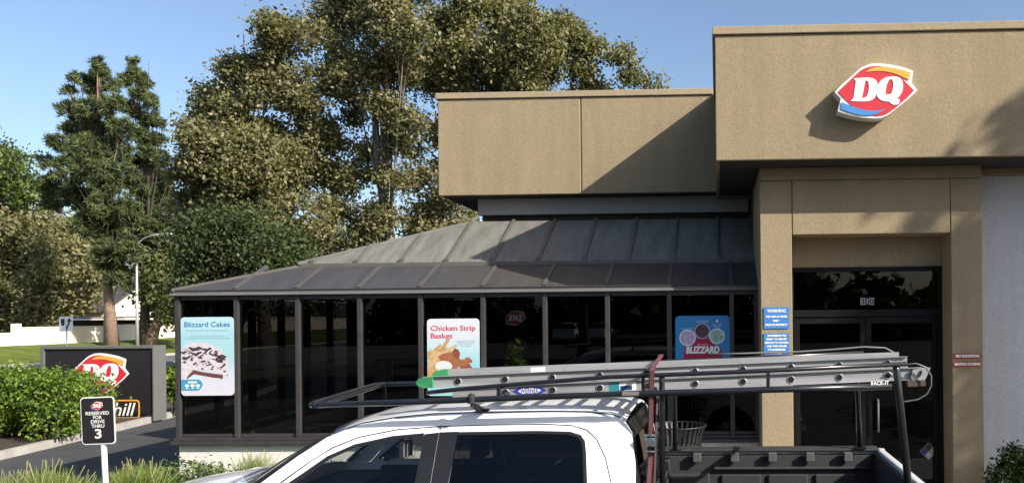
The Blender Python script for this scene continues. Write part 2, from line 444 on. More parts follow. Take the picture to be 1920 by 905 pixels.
# drive lane kerb and the planting island behind it
kp = [atz(u, v) for (u, v) in ((-330, 960), (-120, 896), (0, 862), (100, 838), (200, 813), (280, 793), (332, 780))]
last = kp[-1]
kp += [last + Vector((-0.3, 3.5, 0)), last + Vector((-1.8, 8, 0)), last + Vector((-5, 11, 0))]
inner = [p + Vector((-0.16, 0.14, 0)) for p in kp]
isl = [(p.x, p.y) for p in inner] + [(-23.4, kp[-1].y), (-23.4, kp[0].y)]
mk = MB()
for i in range(len(kp) - 1):
    a, b, c, d = kp[i], kp[i + 1], inner[i + 1], inner[i]
    mk.add([(a.x, a.y, 0), (b.x, b.y, 0), (c.x, c.y, 0), (d.x, d.y, 0), (a.x, a.y, .15), (b.x, b.y, .15), (c.x, c.y, .15), (d.x, d.y, .15)],
           [(4, 5, 6, 7), (0, 1, 5, 4), (2, 3, 7, 6), (0, 4, 7, 3), (1, 2, 6, 5)])
struct('lane_kerb', mk, MT['concrete'])
g = MB(); g.prism([isl], 0, lambda x, y, t: (x, y, 0.13)); struct('planting_island', g, MT['mulch'])
# planting bed in front of the glass room, walkway by the entrance
g = MB(); g.prism([rrect(-8.55, -1.2, 7.75, 12.4, 0.6)], 0.16, lambda x, y, t: (x, y, 0.14 - t)); struct('planting_bed', g, MT['mulch'])
g = MB(); o_, i_ = rrect(-8.7, -1.05, 7.6, 12.5, 0.7), rrect(-8.54, -1.21, 7.76, 12.39, 0.6)
g.prism([o_, i_], 0.18, lambda x, y, t: (x, y, 0.16 - t)); struct('bed_kerb', g, MT['concrete'])
g = MB(); g.box(-1.0, 9.5, 7.9, 11.2, -0.02, 0.15); struct('walkway', g, MT['concrete'])

# ================================================================== RESTAURANT BUILDING
MT['glazing_bar'] = mat('glazing_bar', (.085, .078, .076), .4, var=.15, vscale=4)
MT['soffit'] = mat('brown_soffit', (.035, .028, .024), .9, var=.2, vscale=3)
BY, PYF, DY, GY, FY, WY = 9.68, 10.16, 10.57, 10.90, 12.60, 13.10
bld = thing('restaurant_building', 'tan stucco restaurant with dark glass sunroom under a dusty hipped metal roof', 'building', (0, 12, 0))
ZT, ZB = 6.02, 4.41
XR = 9.4
g = MB(); g.box(0, XR, BY, 20, ZB, ZT - 0.10); g.build('entrance_parapet', MT['stucco'], bld, bevel=0.012)
g = MB(); g.box(-0.03, XR + .03, BY - 0.03, 20.02, ZT - 0.095, ZT); g.build('parapet_coping', MT['stucco_trim'], bld, bevel=0.008)
g = MB(); g.box(0.05, XR, BY + .05, 12.5, ZB - .006, ZB - .001); g.build('soffit', MT['soffit'], bld)
# left fascia, two stucco panels with a joint
fl = at(821, 250, FY).x; fj = at(1089, 250, FY).x
fz1 = at(960, 173, FY).z; fz0 = at(960, 365, FY).z
g = MB(); g.box(fl, fj - 0.008, FY, 20, fz0, fz1 - 0.10); g.box(fj + 0.008, 0.22, FY, 20, fz0, fz1 - 0.10); g.box(fj - .02, fj + .02, FY + 0.02, 19.9, fz0 + .002, fz1 - .102)
g.build('fascia', MT['stucco'], bld, bevel=0.012)
g = MB(); g.box(fl - 0.03, -0.035, FY - 0.03, 20.02, fz1 - 0.095, fz1); g.build('fascia_coping', MT['stucco_trim'], bld, bevel=0.008)
g = MB(); g.box(fl + .05, .18, FY + .05, WY + 1.3, fz0 - .003, fz0 - .0005); g.build('soffit', MT['soffit'], bld)
# recessed band and main wall under the fascia
wl = at(896, 390, WY - .15).x; bz = at(1000, 402, WY - .15).z
g = MB(); g.box(wl, 0.52, WY - .15, WY, bz, fz0 - 0.006); g.build('soffit_band', MT['greyl'], bld, bevel=0.006)
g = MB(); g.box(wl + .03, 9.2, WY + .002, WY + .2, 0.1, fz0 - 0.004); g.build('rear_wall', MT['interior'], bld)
# portal: two pillars and a lintel, with shallow joints
u0, u1, u2, u3 = [at(u, 520, PYF).x for u in (1426, 1486, 1783, 1842)]
zl0 = at(1630, 438, PYF).z; zl1 = at(1630, 336, PYF).z
g = MB()
g.box(u0, u1 - .006, PYF, 12.0, 0.0, zl1 - .008); g.box(u2 + .006, u3, PYF, 12.0, 0.0, zl1 - .008)
g.box(u1 + .006, u2 - .006, PYF, 10.95, zl0, zl1 - .008)
g.box(u0, u3, PYF, 12.0, zl1 + .004, ZB - .008)
g.box(u0 + .02, u3 - .02, PYF + .022, 12.0, zl0 + .002, ZB - .010)
g.build('portal', MT['stucco'], bld, bevel=0.008)
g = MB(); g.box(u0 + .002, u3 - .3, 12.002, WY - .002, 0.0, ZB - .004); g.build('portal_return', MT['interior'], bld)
# grey side wall right of the portal
g = MB(); g.box(u3 + .003, XR, 10.52, 10.8, 0.0, ZB - .10); g.build('side_wall', MT['greywall'], bld)
g = MB(); g.box(u3 + .003, XR, 10.46, 10.9, ZB - .095, ZB - .004); g.build('side_wall_trim', MT['stucco_trim'], bld, bevel=0.006)
g = MB(); g.box(u3 + .75, u3 + 1.6, 9.95, 10.30, ZB - .06, ZB - .008); g.build('soffit_vent', MT['bronze_dark'], bld)

# entrance doors
zd = at(1630, 500, DY).z; zt = at(1630, 580, DY).z
dl, dr = u1 - .004, u2 + .004
g = MB(); g.box(dl, dr, DY + .02, DY + .25, zd + .002, zl0 + .05); g.build('door_header', MT['stucco'], bld)
fr = MB()
fw = .055
fr.box(dl, dl + fw, DY, DY + .11, 0.15, zd); fr.box(dr - fw, dr, DY, DY + .11, 0.15, zd)
fr.box(dl + fw, dr - fw, DY, DY + .11, zd - .06, zd); fr.box(dl + fw, dr - fw, DY, DY + .11, zt - .09, zt)
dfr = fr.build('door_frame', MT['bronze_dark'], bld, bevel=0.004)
g = MB(); g.add([(dl + fw, DY + .05, zt + .001), (dr - fw, DY + .05, zt + .001), (dr - fw, DY + .05, zd - .061), (dl + fw, DY + .05, zd - .061)], [(0, 1, 2, 3)]); g.build('transom_glass', MT['doorglass'], dfr)
mid = (dl + dr) / 2
for (a, b, hx) in ((dl + fw + .004, mid - .003, mid - .14), (mid + .003, dr - fw - .004, mid + .14)):
    d = MB(); s = .07
    d.box(a, a + s, DY + .02, DY + .07, .16, zt - .094); d.box(b - s, b, DY + .02, DY + .07, .16, zt - .094)
    d.box(a + s, b - s, DY + .02, DY + .07, zt - .18, zt - .094); d.box(a + s, b - s, DY + .02, DY + .07, .16, .36)
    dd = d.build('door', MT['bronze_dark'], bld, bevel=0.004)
    e = MB(); e.add([(a + s, DY + .045, .36), (b - s, DY + .045, .36), (b - s, DY + .045, zt - .18), (a + s, DY + .045, zt - .18)], [(0, 1, 2, 3)]); e.build('glass', MT['doorglass'], dd)
    h = MB(); h.tube([(hx, DY + .018, 1.0), (hx, DY - .05, 1.0), (hx, DY - .05, 1.42), (hx, DY + .018, 1.42)], .013, 8); h.build('handle', MT['grey'], dd)

# sunroom: frame, glass panes, sill, knee wall, roof
us = [335, 445, 560, 676, 790, 907, 1023, 1140, 1256, 1373]
mx = [at(u, 690, GY).x for u in us]; SX0, SX1 = mx[0], u0
zs = at(700, 818, GY).z; zh = at(700, 551, GY).z
SB = 17.2                                                        # back of the sunroom's left side
g = MB(); g.box(SX0 - .03, SX1, GY + .03, GY + .17, 0.10, zs - .10); g.box(SX0 - .03, SX0 + .12, GY + .171, SB, 0.10, zs - .10)
g.build('knee_wall', MT['knee'], bld, bevel=0.012)
g = MB(); g.box(SX0 - .09, SX1, GY - .06, GY + .20, zs - .098, zs - .045); g.box(SX0 - .06, SX1, GY - .035, GY + .16, zs - .043, zs)
g.box(SX0 - .09, SX0 + .16, GY + .201, SB, zs - .098, zs - .045); g.box(SX0 - .06, SX0 + .14, GY + .161, SB, zs - .043, zs)
g.build('window_sill', MT['bronze'], bld, bevel=0.006)
g = MB(); mw = .062
for i, x in enumerate(mx):
    g.box(x - mw / 2, x + mw / 2, GY - .03, GY + .09, zs + .001, zh - .001)
g.box(SX1 - .05, SX1 - .002, GY - .02, GY + .09, zs + .001, zh - .001)
yb = [GY + .86 * k for k in range(1, 8)]
for y in yb: g.box(SX0 - mw / 2, SX0 + .08, y - mw / 2, y + mw / 2, zs + .001, zh - .001)
for x0, x1 in zip(mx, mx[1:] + [SX1 - .02]):
    g.box(x0 + mw / 2 + .001, x1 - mw / 2 - .001, GY, GY + .05, zs + .001, zs + .05); g.box(x0 + mw / 2 + .001, x1 - mw / 2 - .001, GY, GY + .05, zh - .06, zh - .001)
islands(g, 'mullion', MT['bronze'], bld, bevel=0.005)
# gutter rail along the eave
g = MB(); ez = zh + .035
g.box(SX0 - .07, SX1, GY - .085, GY + .10, zh, ez); g.box(SX0 - .07, SX0 + .10, GY + .101, SB, zh, ez); g.box(SX0 - .05, SX1, GY - .06, GY + .08, ez + .001, ez + .03)
g.build('eave_rail', MT['grey'], bld, bevel=0.008)
for x0, x1 in zip(mx, mx[1:] + [SX1 - .03]):
    def pane(a, b, m):
        g = MB(); g.add([(a, GY + .02, zs + .045), (b, GY + .02, zs + .045), (b, GY + .02, zh - .055), (a, GY + .02, zh - .055)], [(0, 1, 2, 3)]); return g.build('window', m, bld)
    if abs(x0 - mx[5]) < .01:
        c0, c1 = at(948, 600, GY).x, at(989, 600, GY).x
        pane(x0 + mw / 2, c0, MT['glass']); pane(c0 + .002, c1, MT['clearglass']); pane(c1 + .002, x1 - mw / 2, MT['glass'])
    else: pane(x0 + mw / 2, x1 - mw / 2, MT['glass'])
ys = [GY + .09] + yb
for y0, y1 in zip(ys, ys[1:]):
    g = MB(); g.add([(SX0 + .02, y0 + .02, zs + .02), (SX0 + .02, y1 - .02, zs + .02), (SX0 + .02, y1 - .02, zh - .02), (SX0 + .02, y0 + .02, zh - .02)], [(0, 1, 2, 3)]); g.build('window', MT['glass'], bld)
# hipped roof: lower glazed band, upper metal; the hip runs at 45 degrees
X0 = SX0 - .06; YE = GY - .07; KX = 1.736                      # the left slope is shallower than the front one
H1, H2 = .84, 2.08; ov = .05; dz = .045
rz0 = ez + .032; r1 = at(1000, 487, YE + H1).z - dz - .01; r2 = at(960, 416, YE + H2).z - dz
def rz(h): return rz0 + (r1 - rz0) * h / H1 if h <= H1 else r1 + (r2 - r1) * (h - H1) / (H2 - H1)
g = MB()
g.add([(X0, YE, rz(0)), (SX1, YE, rz(0)), (SX1, YE + H1, rz(H1)), (X0 + H1 * KX, YE + H1, rz(H1))], [(0, 1, 2, 3)])
g.add([(X0, YE, rz(0)), (X0 + H1 * KX, YE + H1, rz(H1)), (X0 + H1 * KX, SB, rz(H1)), (X0, SB, rz(0))], [(0, 1, 2, 3)])
o = g.build('glazed_roof', MT['roof_glaze'], bld)
so_ = o.modifiers.new('thickness', 'SOLIDIFY'); so_.thickness = .02; so_.offset = 0
g = MB()
for x in mx[1:]:
    g.bar((x, YE + .02, rz(.02) + .012), (x, YE + H1 - .02, rz(H1 - .02) + .012), .05, .04)
g.bar((X0 + .02, YE + .012, rz(0) + .012), (X0 + H1 * KX, YE + H1, rz(H1) + .012), .06, .05)
for y in yb: g.bar((X0 + .01, y, rz(.01) + .012), (X0 + min(H1, y - YE) * KX - .02, y, rz(min(H1, y - YE)) + .012), .05, .04)
islands(g, 'glazing_bar', MT['glazing_bar'], bld)
g = MB()
g.add([(X0 + (H1 - ov) * KX, YE + H1 - ov, rz(H1 - ov) + dz), (SX1, YE + H1 - ov, rz(H1 - ov) + dz), (SX1, YE + H2, rz(H2) + dz), (X0 + H2 * KX, YE + H2, rz(H2) + dz)], [(0, 1, 2, 3)])
g.add([(X0 + (H1 - ov) * KX, YE + H1 - ov, rz(H1 - ov) + dz), (X0 + H2 * KX, YE + H2, rz(H2) + dz), (X0 + H2 * KX, SB, rz(H2) + dz), (X0 + (H1 - ov) * KX, SB, rz(H1 - ov) + dz)], [(0, 1, 2, 3)])
o = g.build('metal_roof', MT['roof_metal'], bld)
so_ = o.modifiers.new('thickness', 'SOLIDIFY'); so_.thickness = .03; so_.offset = 0
g = MB()
RY = YE + H1 - ov
sx = [at(u, 487, RY).x for u in (585, 668, 752, 837, 923, 1009, 1095, 1179, 1263, 1346)]
for x in sx:
    hs = min(H2, (x - X0) / KX)
    if hs < H1 + .05: continue
    g.bar((x, RY + .03, rz(H1 - .03) + dz + .02), (x, YE + hs - .01, rz(hs) + dz + .02), .05, .06)
    g.box(x - .035, x + .035, RY - .012, RY + .06, rz(H1 - ov) + dz - .005, rz(H1) + dz + .045)
for k in range(6):
    y = YE + H1 + .68 * k + .4; hs = min(H2, y - YE); g.bar((X0 + H1 * KX, y, rz(H1) + dz + .02), (X0 + hs * KX - .01, y, rz(hs) + dz + .02), .045, .055)
g.bar((X0 + (H1 - ov) * KX, YE + H1 - ov, rz(H1 - ov) + dz + .012), (X0 + H2 * KX, YE + H2, rz(H2) + dz + .012), .12, .05)
g.box(X0 + (H1 - ov) * KX, SX1, RY - .02, RY + .01, rz(H1 - ov) - .03, rz(H1 - ov) + dz + .01)
islands(g, 'roof_seam', MT['roof_seam'], bld, bevel=0.006)
# inside
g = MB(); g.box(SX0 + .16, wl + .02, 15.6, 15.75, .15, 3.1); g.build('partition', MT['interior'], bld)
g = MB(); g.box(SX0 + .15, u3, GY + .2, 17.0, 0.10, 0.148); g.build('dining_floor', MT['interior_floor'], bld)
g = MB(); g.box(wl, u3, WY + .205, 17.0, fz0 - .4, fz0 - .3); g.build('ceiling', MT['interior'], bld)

# ------------------------------------------------------------------ the DQ emblem
def zp(lst): return [((x - 695) / 575.0, (465 - y) / 575.0) for x, y in lst]
LOGO_RIM = zp([(118, 462), (210, 372), (330, 270), (450, 165), (495, 130), (540, 108), (590, 88), (640, 76), (700, 73), (760, 75), (830, 83), (900, 95), (980, 111), (1060, 130), (1140, 158), (1215, 190), (1190, 355), (1270, 460), (1150, 572), (1040, 662), (930, 747), (850, 803), (800, 824), (760, 835), (700, 842), (650, 841), (500, 827), (350, 795), (260, 767), (163, 735), (205, 555)])
LOGO_RED = zp([(160, 465), (300, 335), (400, 243), (440, 208), (480, 174), (525, 148), (570, 131), (625, 118), (680, 112), (740, 113), (790, 122), (860, 150), (920, 180), (980, 220), (1040, 268), (1130, 368), (1222, 463), (1130, 560), (1000, 672), (940, 720), (880, 762), (835, 788), (790, 803), (740, 811), (690, 813), (600, 800), (500, 760), (400, 700), (310, 620), (230, 540)])
LOGO_OR = zp([(555, 197), (585, 173), (620, 152), (670, 136), (720, 128), (780, 126), (850, 131), (920, 142), (1000, 160), (1090, 187), (1172, 215), (1152, 318), (1080, 280), (980, 235), (920, 215), (860, 200), (790, 189), (720, 185), (640, 187)])
LOGO_BL = zp([(215, 608), (270, 635), (330, 660), (390, 685), (450, 705), (510, 721), (560, 730), (620, 737), (680, 739), (750, 732), (822, 718), (785, 743), (740, 766), (680, 788), (620, 800), (560, 803), (500, 800), (425, 786), (350, 765), (280, 740), (203, 710)])
LD = zp([(386, 282), (470, 276), (560, 272), (610, 275), (650, 285), (685, 305), (707, 335), (720, 375), (722, 410), (718, 455), (706, 495), (690, 530), (670, 560), (640, 585), (600, 600), (560, 606), (500, 607), (345, 600), (352, 577), (372, 570), (380, 545), (395, 440), (412, 332), (405, 302), (388, 298)])
LDH = zp([(545, 318), (572, 318), (588, 340), (594, 395), (590, 450), (580, 495), (565, 530), (545, 550), (515, 556), (490, 555), (503, 530), (525, 425)])
LQ = zp([(697, 450), (706, 410), (722, 375), (742, 342), (765, 316), (795, 293), (830, 277), (880, 268), (930, 264), (980, 269), (1020, 284), (1048, 310), (1064, 345), (1069, 400), (1066, 440), (1055, 480), (1038, 515), (1012, 548), (985, 574), (1005, 590), (1022, 574), (1020, 620), (1008, 648), (980, 660), (930, 660), (900, 645), (880, 617), (840, 614), (800, 606), (765, 595), (735, 575), (712, 545), (700, 505)])
LQH = zp([(905, 300), (922, 318), (932, 360), (930, 410), (920, 460), (905, 500), (885, 515), (850, 512), (832, 528), (826, 490), (830, 440), (842, 385), (860, 340), (880, 312)])
def emblem(parent, hw, fn, lift=0.003, rim=True, depth=None):
    """fn(x, y, t): t=0 is the face of the emblem; layers stand proud of it by lift each"""
    sc = lambda l: [(x * hw, y * hw) for x, y in l]
    names = []
    if rim:
        g = MB(); g.prism([sc(LOGO_RIM)], depth if depth else lift, lambda x, y, t: fn(x, y, t)); r = g.build('emblem_cabinet', MT['signwhite'], parent)
    for nm, loops, m, k in (('red_field', [LOGO_RED], 'red', 1), ('orange_swoosh', [LOGO_OR], 'orange', 2), ('blue_swoosh', [LOGO_BL], 'blue', 2)):
        g = MB(); g.prism([sc(l) for l in loops], lift * .9, lambda x, y, t, k=k: fn(x, y, t - lift * k)); g.build(nm, MT[m], parent)
    g = MB(); g.prism([sc(LD), sc(LDH)], lift * .9, lambda x, y, t: fn(x, y, t - lift * 2)); g.prism([sc(LQ), sc(LQH)], lift * .9, lambda x, y, t: fn(x, y, t - lift * 2.05))
    g.build('lettering', MT['signwhite'], parent)
EYd = BY - 0.19
c = at(1642.5, 171.5, EYd); hw = 76.5 * EYd / FPX
sg = thing('wall_sign', 'red lens-shaped sign lettered DQ on the tan parapet over the entrance', 'sign', (c.x, BY, c.z))
# the whole emblem turned slightly with the photograph's lettering
emblem(sg, hw, lambda x, y, t: (c.x + x, EYd + t, c.z + y), lift=0.006, depth=0.188)

# ------------------------------------------------------------------ monument sign
MY = 19.5
ml = at(79, 700, MY).x; mr = at(291, 700, MY + .0).x; mtz = at(190, 648, MY).z
mon = thing('monument_sign', 'black monument sign in a grey frame behind the hedge with a large red emblem', 'sign', ((ml + mr) / 2, MY, 0))
bl_, br_ = at(85, 700, MY).x, at(288, 700, MY).x
g = MB(); md = .40
g.box(ml, bl_, MY - .05, MY + md, 0.05, mtz); g.box(br_, mr, MY - .05, MY + md, 0.05, mtz); g.box(bl_, br_, MY - .05, MY + md, mtz - .07, mtz - .001)
g.box(bl_, br_, MY + .06, MY + md - .05, 0.05, 0.22)
g.build('frame', MT['cabinet'], mon, bevel=0.006)
g = MB(); g.box(bl_ + .002, br_ - .002, MY, MY + md - .06, .22, mtz - .072); g.build('face_panel', MT['signblack'], mon)
pc = at(186, 701, MY)
emblem(mon, 59.5 * MY / FPX, lambda x, y, t: (pc.x + x, MY - .006 + t, pc.z + y), lift=0.004)
a, b = at(100, 785, MY), at(262, 748.5, MY)
gc = ((a.x + b.x) / 2, (a.z + b.z) / 2); gw, gh = (b.x - a.x) / 2, (b.z - a.z) / 2
fn = lambda x, y, t: (gc[0] + x, MY - .005 + t, gc[1] + y)
g = MB(); g.prism([rrect(-gw, gw, -gh, gh, .09), rrect(-gw + .035, gw - .035, -gh + .035, gh - .035, .06)], .004, fn); g.build('box_outline', MT['orange'], mon)
g = MB(); text_mb(g, 'Grill&Chill', .46, fn, width=gw * 2 - .20, bold=.004, shear=.28); g.build('box_lettering', MT['signwhite'], mon)

# ------------------------------------------------------------------ reserved parking sign
RSY = 7.6
tl, br = at(151.5, 743.5, RSY), at(216, 832, RSY)
rc = ((tl.x + br.x) / 2, (tl.z + br.z) / 2); rw, rh = (br.x - tl.x) / 2, (tl.z - br.z) / 2
rs = thing('parking_sign', 'small black sign reading RESERVED FOR DRIVE THRU 3 on a white post', 'sign', (rc[0], RSY, 0))
tilt = 0.035
def rfn(x, y, t): return (rc[0] + x * math.cos(tilt) - y * math.sin(tilt), RSY + t, rc[1] + y * math.cos(tilt) + x * math.sin(tilt))
g = MB(); g.prism([rrect(-rw, rw, -rh, rh, .035)], .004, rfn); g.build('sign_border', MT['signwhite'], rs)
g = MB(); g.prism([rrect(-rw + .011, rw - .011, -rh + .011, rh - .011, .028)], .002, lambda x, y, t: rfn(x, y, t - .003)); g.build('sign_face', MT['signblack'], rs)
k = rh / 45.0
g = MB()
T = lambda s, size, y, w, bold=.0009: text_mb(g, s, size, lambda x, yy, t: rfn(x, yy + y, -.0045), width=w, bold=bold)
T('RESERVED', .046, .316 * rh, rw * 1.38); T('FOR', .046, .14 * rh, rw * .52); T('DRIVE', .046, -.04 * rh, rw * .80); T('THRU', .046, -.225 * rh, rw * .76)
T('3', .125, -.55 * rh, rw * .40, .003)
g.build('lettering', MT['signwhite'], rs)
emblem(rs, rw * .36, lambda x, y, t: rfn(x, y + rh * .62, t - .006), lift=.001)
p0 = at(190, 832, RSY); 
g = MB(); g.tube([(p0.x + .05, RSY + .03, 0.0), (p0.x, RSY + .03, p0.z - .02), (p0.x - .008, RSY + .03, rc[1] + rh * .8)], .026, 12); g.build('post', MT['white'], rs)

# ------------------------------------------------------------------ posters in the windows
MT['poster_bg'] = None
def gradmat(name, stops, z0, z1, x0=0, x1=0):
    m, n, out = nodes_of(name); p = n.nodes.new('ShaderNodeBsdfPrincipled'); p.inputs['Roughness'].default_value = .35
    tc = n.nodes.new('ShaderNodeTexCoord'); sp = n.nodes.new('ShaderNodeSeparateXYZ'); n.links.new(tc.outputs['Object'], sp.inputs[0])
    mr_ = n.nodes.new('ShaderNodeMapRange'); mr_.inputs[1].default_value = z0; mr_.inputs[2].default_value = z1; n.links.new(sp.outputs[2], mr_.inputs[0])
    r = n.nodes.new('ShaderNodeValToRGB'); cr = r.color_ramp
    cr.elements[0].position = stops[0][0]; cr.elements[0].color = (*stops[0][1], 1); cr.elements[1].position = stops[-1][0]; cr.elements[1].color = (*stops[-1][1], 1)
    for ps, cl in stops[1:-1]: e = cr.elements.new(ps); e.color = (*cl, 1)
    n.links.new(mr_.outputs[0], r.inputs[0]); n.links.new(r.outputs[0], p.inputs['Base Color']); n.links.new(p.outputs[0], out.inputs[0])
    return m
flatm = lambda n, c: mat(n, c, .4)
PMC = {'title': flatm('print_blue', (.02, .16, .36)), 'cream': mat('print_cream', (.60, .55, .60), .4, var=.2, vscale=26), 'choc': flatm('print_chocolate', (.055, .03, .045)), 'brown': flatm('print_brown', (.13, .05, .05)),
       'pill': flatm('print_pill', (.06, .28, .45)), 'faint': flatm('print_faint', (.28, .48, .56)), 'red': flatm('print_red', (.55, .03, .08)), 'fry': mat('print_fry', (.48, .29, .12), .4, var=.2, vscale=25), 'fry2': mat('print_fry_pale', (.55, .39, .21), .4, var=.15, vscale=25),
       'chick': mat('print_chicken', (.33, .125, .06), .4, var=.35, vscale=40), 'chick2': mat('print_chicken_dark', (.24, .07, .035), .4, var=.3, vscale=40), 'dip': flatm('print_dip', (.6, .63, .62)), 'grey': flatm('print_grey', (.35, .42, .46)),
       'sky': flatm('print_sky', (.03, .22, .50)), 'cup': flatm('print_cup', (.36, .01, .05)), 'lav': mat('print_lavender', (.50, .42, .60), .4, var=.4, vscale=22), 'choco': mat('print_cocoa', (.10, .05, .05), .4, var=.6, vscale=22), 'mint': mat('print_mint', (.33, .52, .42), .4, var=.6, vscale=22), 'w': flatm('print_white', (.80, .80, .82))}
def poster(name, label, u0_, v0_, u1_, v1_, bgm, cut=0):
    yy = GY - .034
    a, b = at(u0_, v0_, yy), at(u1_, v1_, yy)
    cx, cz = (a.x + b.x) / 2, (a.z + b.z) / 2; w, h = b.x - a.x, a.z - b.z
    t = thing(name, label, 'poster', (cx, yy, cz - h / 2))
    fnl = lambda L: (lambda x, y, tt: (cx + x * w / 2, yy - .0012 * L + tt, cz + y * h / 2))      # art in -1..1
    g = MB(); r = .1 * w
    g.prism([[(x / (w / 2), y / (h / 2)) for x, y in rrect(-w / 2, w / 2, -h / 2, h / 2, r * .7)]], .006, fnl(0)); g.build('sheet', bgm(cz - h / 2, cz + h / 2), t)
    return t, fnl, (cx, yy, cz, w, h)
# cake poster: art coordinates from the photograph, x 98..602, y 75..805
def q1(l): return [((x - 350) / 252.0, (440 - y) / 365.0) for x, y in l]
t, L, (cx, yy, cz, w, h) = poster('cake_poster', 'pale blue poster of a sliced cookie cake in the corner window', 338.5, 594.5, 439.5, 740.5,
    lambda z0, z1: gradmat('print_cake_sheet', [(0, (.60, .58, .66)), (.25, (.56, .58, .66)), (.45, (.36, .56, .60)), (.75, (.33, .56, .62)), (1, (.45, .63, .70))], z0, z1))
g = MB(); text_mb(g, 'Blizzard Cakes', .1, lambda x, y, tt: (cx + x - .0, yy - .002, cz + h / 2 * (440 - 142) / 365 + y), width=w * .855, bold=.0008); g.build('title', PMC['title'], t)
g = MB(); text_mb(g, 'bring dessert, an instant party', .05, lambda x, y, tt: (cx + x, yy - .002, cz + h / 2 * (440 - 200) / 365 + y), width=w * .80); 
for yq, ww in ((252, .66), (272, .84)): text_mb(g, 'decorated just for you or your party, pick up one today', .03, lambda x, y, tt, yq=yq: (cx + x, yy - .002, cz + h / 2 * (440 - yq) / 365 + y), width=w * ww)
g.build('small_print', PMC['faint'], t)
g = MB(); g.prism([smooth_loop(q1([(106, 350), (150, 330), (200, 318), (270, 305), (340, 318), (420, 345), (490, 390), (530, 440), (545, 500), (535, 560), (540, 640), (495, 650), (495, 600), (400, 590), (300, 575), (225, 560), (180, 610), (140, 660), (106, 655)]), 2)], .001, L(1)); g.build('cake', PMC['cream'], t)
g = MB(); g.prism([q1([(215, 565), (300, 585), (400, 600), (495, 612), (495, 645), (420, 640), (320, 622), (225, 604), (190, 625), (150, 655), (160, 625)])], .001, L(2)); g.build('cake_base', PMC['brown'], t)
g = MB(); q = random.Random(4)
for i in range(64):
    x = q.uniform(112, 520); y = q.gauss(0, 1) * 38 + 412 + abs(x - 290) * .12
    if x > 470: y = max(y, 440)
    g.prism([q1(ell(x, y, q.uniform(12, 34), q.uniform(5, 12), 9, .4, i, q.uniform(-.6, .6)))], .0008, L(2 + i * .01))
for i in range(12): g.prism([q1(ell(q.uniform(230, 480), q.uniform(505, 560), q.uniform(5, 14), q.uniform(4, 9), 8, .3, i))], .0008, L(2.6 + i * .01))
for i in range(8): g.prism([q1(ell(q.uniform(480, 550), q.uniform(400, 660), q.uniform(4, 9), q.uniform(4, 8), 8, .3, i))], .0008, L(2.8 + i * .01))
g.build('cookie_crumbs', PMC['choc'], t)
g = MB(); g.prism([q1([(104, 655), (265, 655), (290, 668), (305, 700), (292, 735), (265, 756), (104, 756)])], .001, L(3)); pl = g.build('corner_label', PMC['pill'], t)
g = MB()
g.prism([q1(rrect(165, 250, 672, 688, 3))], .0005, L(4))
for x in (155, 208, 258):
    g.prism([q1(rrect(x - 18, x + 18, 700, 722, 4))], .0005, L(4)); g.prism([q1(rrect(x - 10, x + 10, 728, 740, 3))], .0005, L(4))
g.build('label_marks', PMC['w'], pl)
# basket poster: x 135..775, y 115..~1030 (hidden below by the ladder)
def q2(l): return [((x - 455) / 320.0, (575 - y) / 460.0) for x, y in l]
t, L, (cx, yy, cz, w, h) = poster('basket_poster', 'white and blue poster of fries and chicken strips behind the ladder', 800.5, 597.5, 900, 741,
    lambda z0, z1: gradmat('print_basket_sheet', [(0, (.30, .56, .62)), (.4, (.28, .54, .61)), (.62, (.44, .61, .67)), (.8, (.58, .62, .67)), (1, (.63, .64, .69))], z0, z1))
g = MB()
for s_, yq, ww in (('Chicken Strip', 205, .855), ('Basket', 296, .42)):
    text_mb(g, s_, .1, lambda x, y, tt, yq=yq, ww=ww: (cx - w / 2 + w * .07 + x + 0, yy - .002, cz + h / 2 * (575 - yq - 25) / 460 + y), width=w * ww, bold=.0015, align='LEFT')
g.build('title', PMC['red'], t)
g = MB()
for s_, yq, ww in (('crispy strips of chicken', 385, .36), ('with fries, gravy and', 411, .30), ('Texas toast', 437, .2)):
    text_mb(g, s_, .03, lambda x, y, tt, yq=yq: (cx + w * .235 + x, yy - .002, cz + h / 2 * (575 - yq) / 460 + y), width=w * ww)
g.build('small_print', PMC['grey'], t)
g = MB(); g2 = MB(); q = random.Random(9)
def capsule(x, y, ln, wd_, a):
    dx, dy = math.cos(a) * ln / 2, math.sin(a) * ln / 2; nx, ny = -math.sin(a) * wd_ / 2, math.cos(a) * wd_ / 2
    return [(x - dx + nx, y - dy + ny), (x + dx + nx, y + dy + ny), (x + dx - nx, y + dy - ny), (x - dx - nx, y - dy - ny)]
for i in range(34):
    x, y = q.uniform(140, 430), q.uniform(460, 820)
    if y < 470 + (x - 280) ** 2 * .002 or x < 160: y += 40
    ln = q.uniform(130, 240); a = q.uniform(-.9, .5)
    x = max(x, 142 + ln / 2 * abs(math.cos(a)))
    (g if i % 2 else g2).prism([q2(capsule(x, y, ln, q.uniform(26, 40), a))], .0004, L(1 + i * .012))
g.prism([q2(capsule(350, 430, 190, 42, -1.0))], .0004, L(1.6)); g2.prism([q2(capsule(390, 490, 250, 34, -.5))], .0004, L(1.7))
g.build('fries', PMC['fry'], t); g2.build('pale_fries', PMC['fry2'], t)
g = MB(); g2 = MB()
g.prism([q2(ell(400, 570, 130, 50, 18, .12, 3, -.1))], .0005, L(2)); g.prism([q2(ell(470, 640, 70, 90, 16, .12, 2))], .0005, L(2.1)); g2.prism([q2(ell(490, 530, 45, 60, 14, .15, 5))], .0005, L(2.2))
for i in range(12): (g2 if i % 3 == 0 else g).prism([q2(ell(q.uniform(560, 660), q.uniform(600, 760), q.uniform(35, 55), q.uniform(30, 50), 12, .2, i))], .0005, L(2.3 + i * .012))
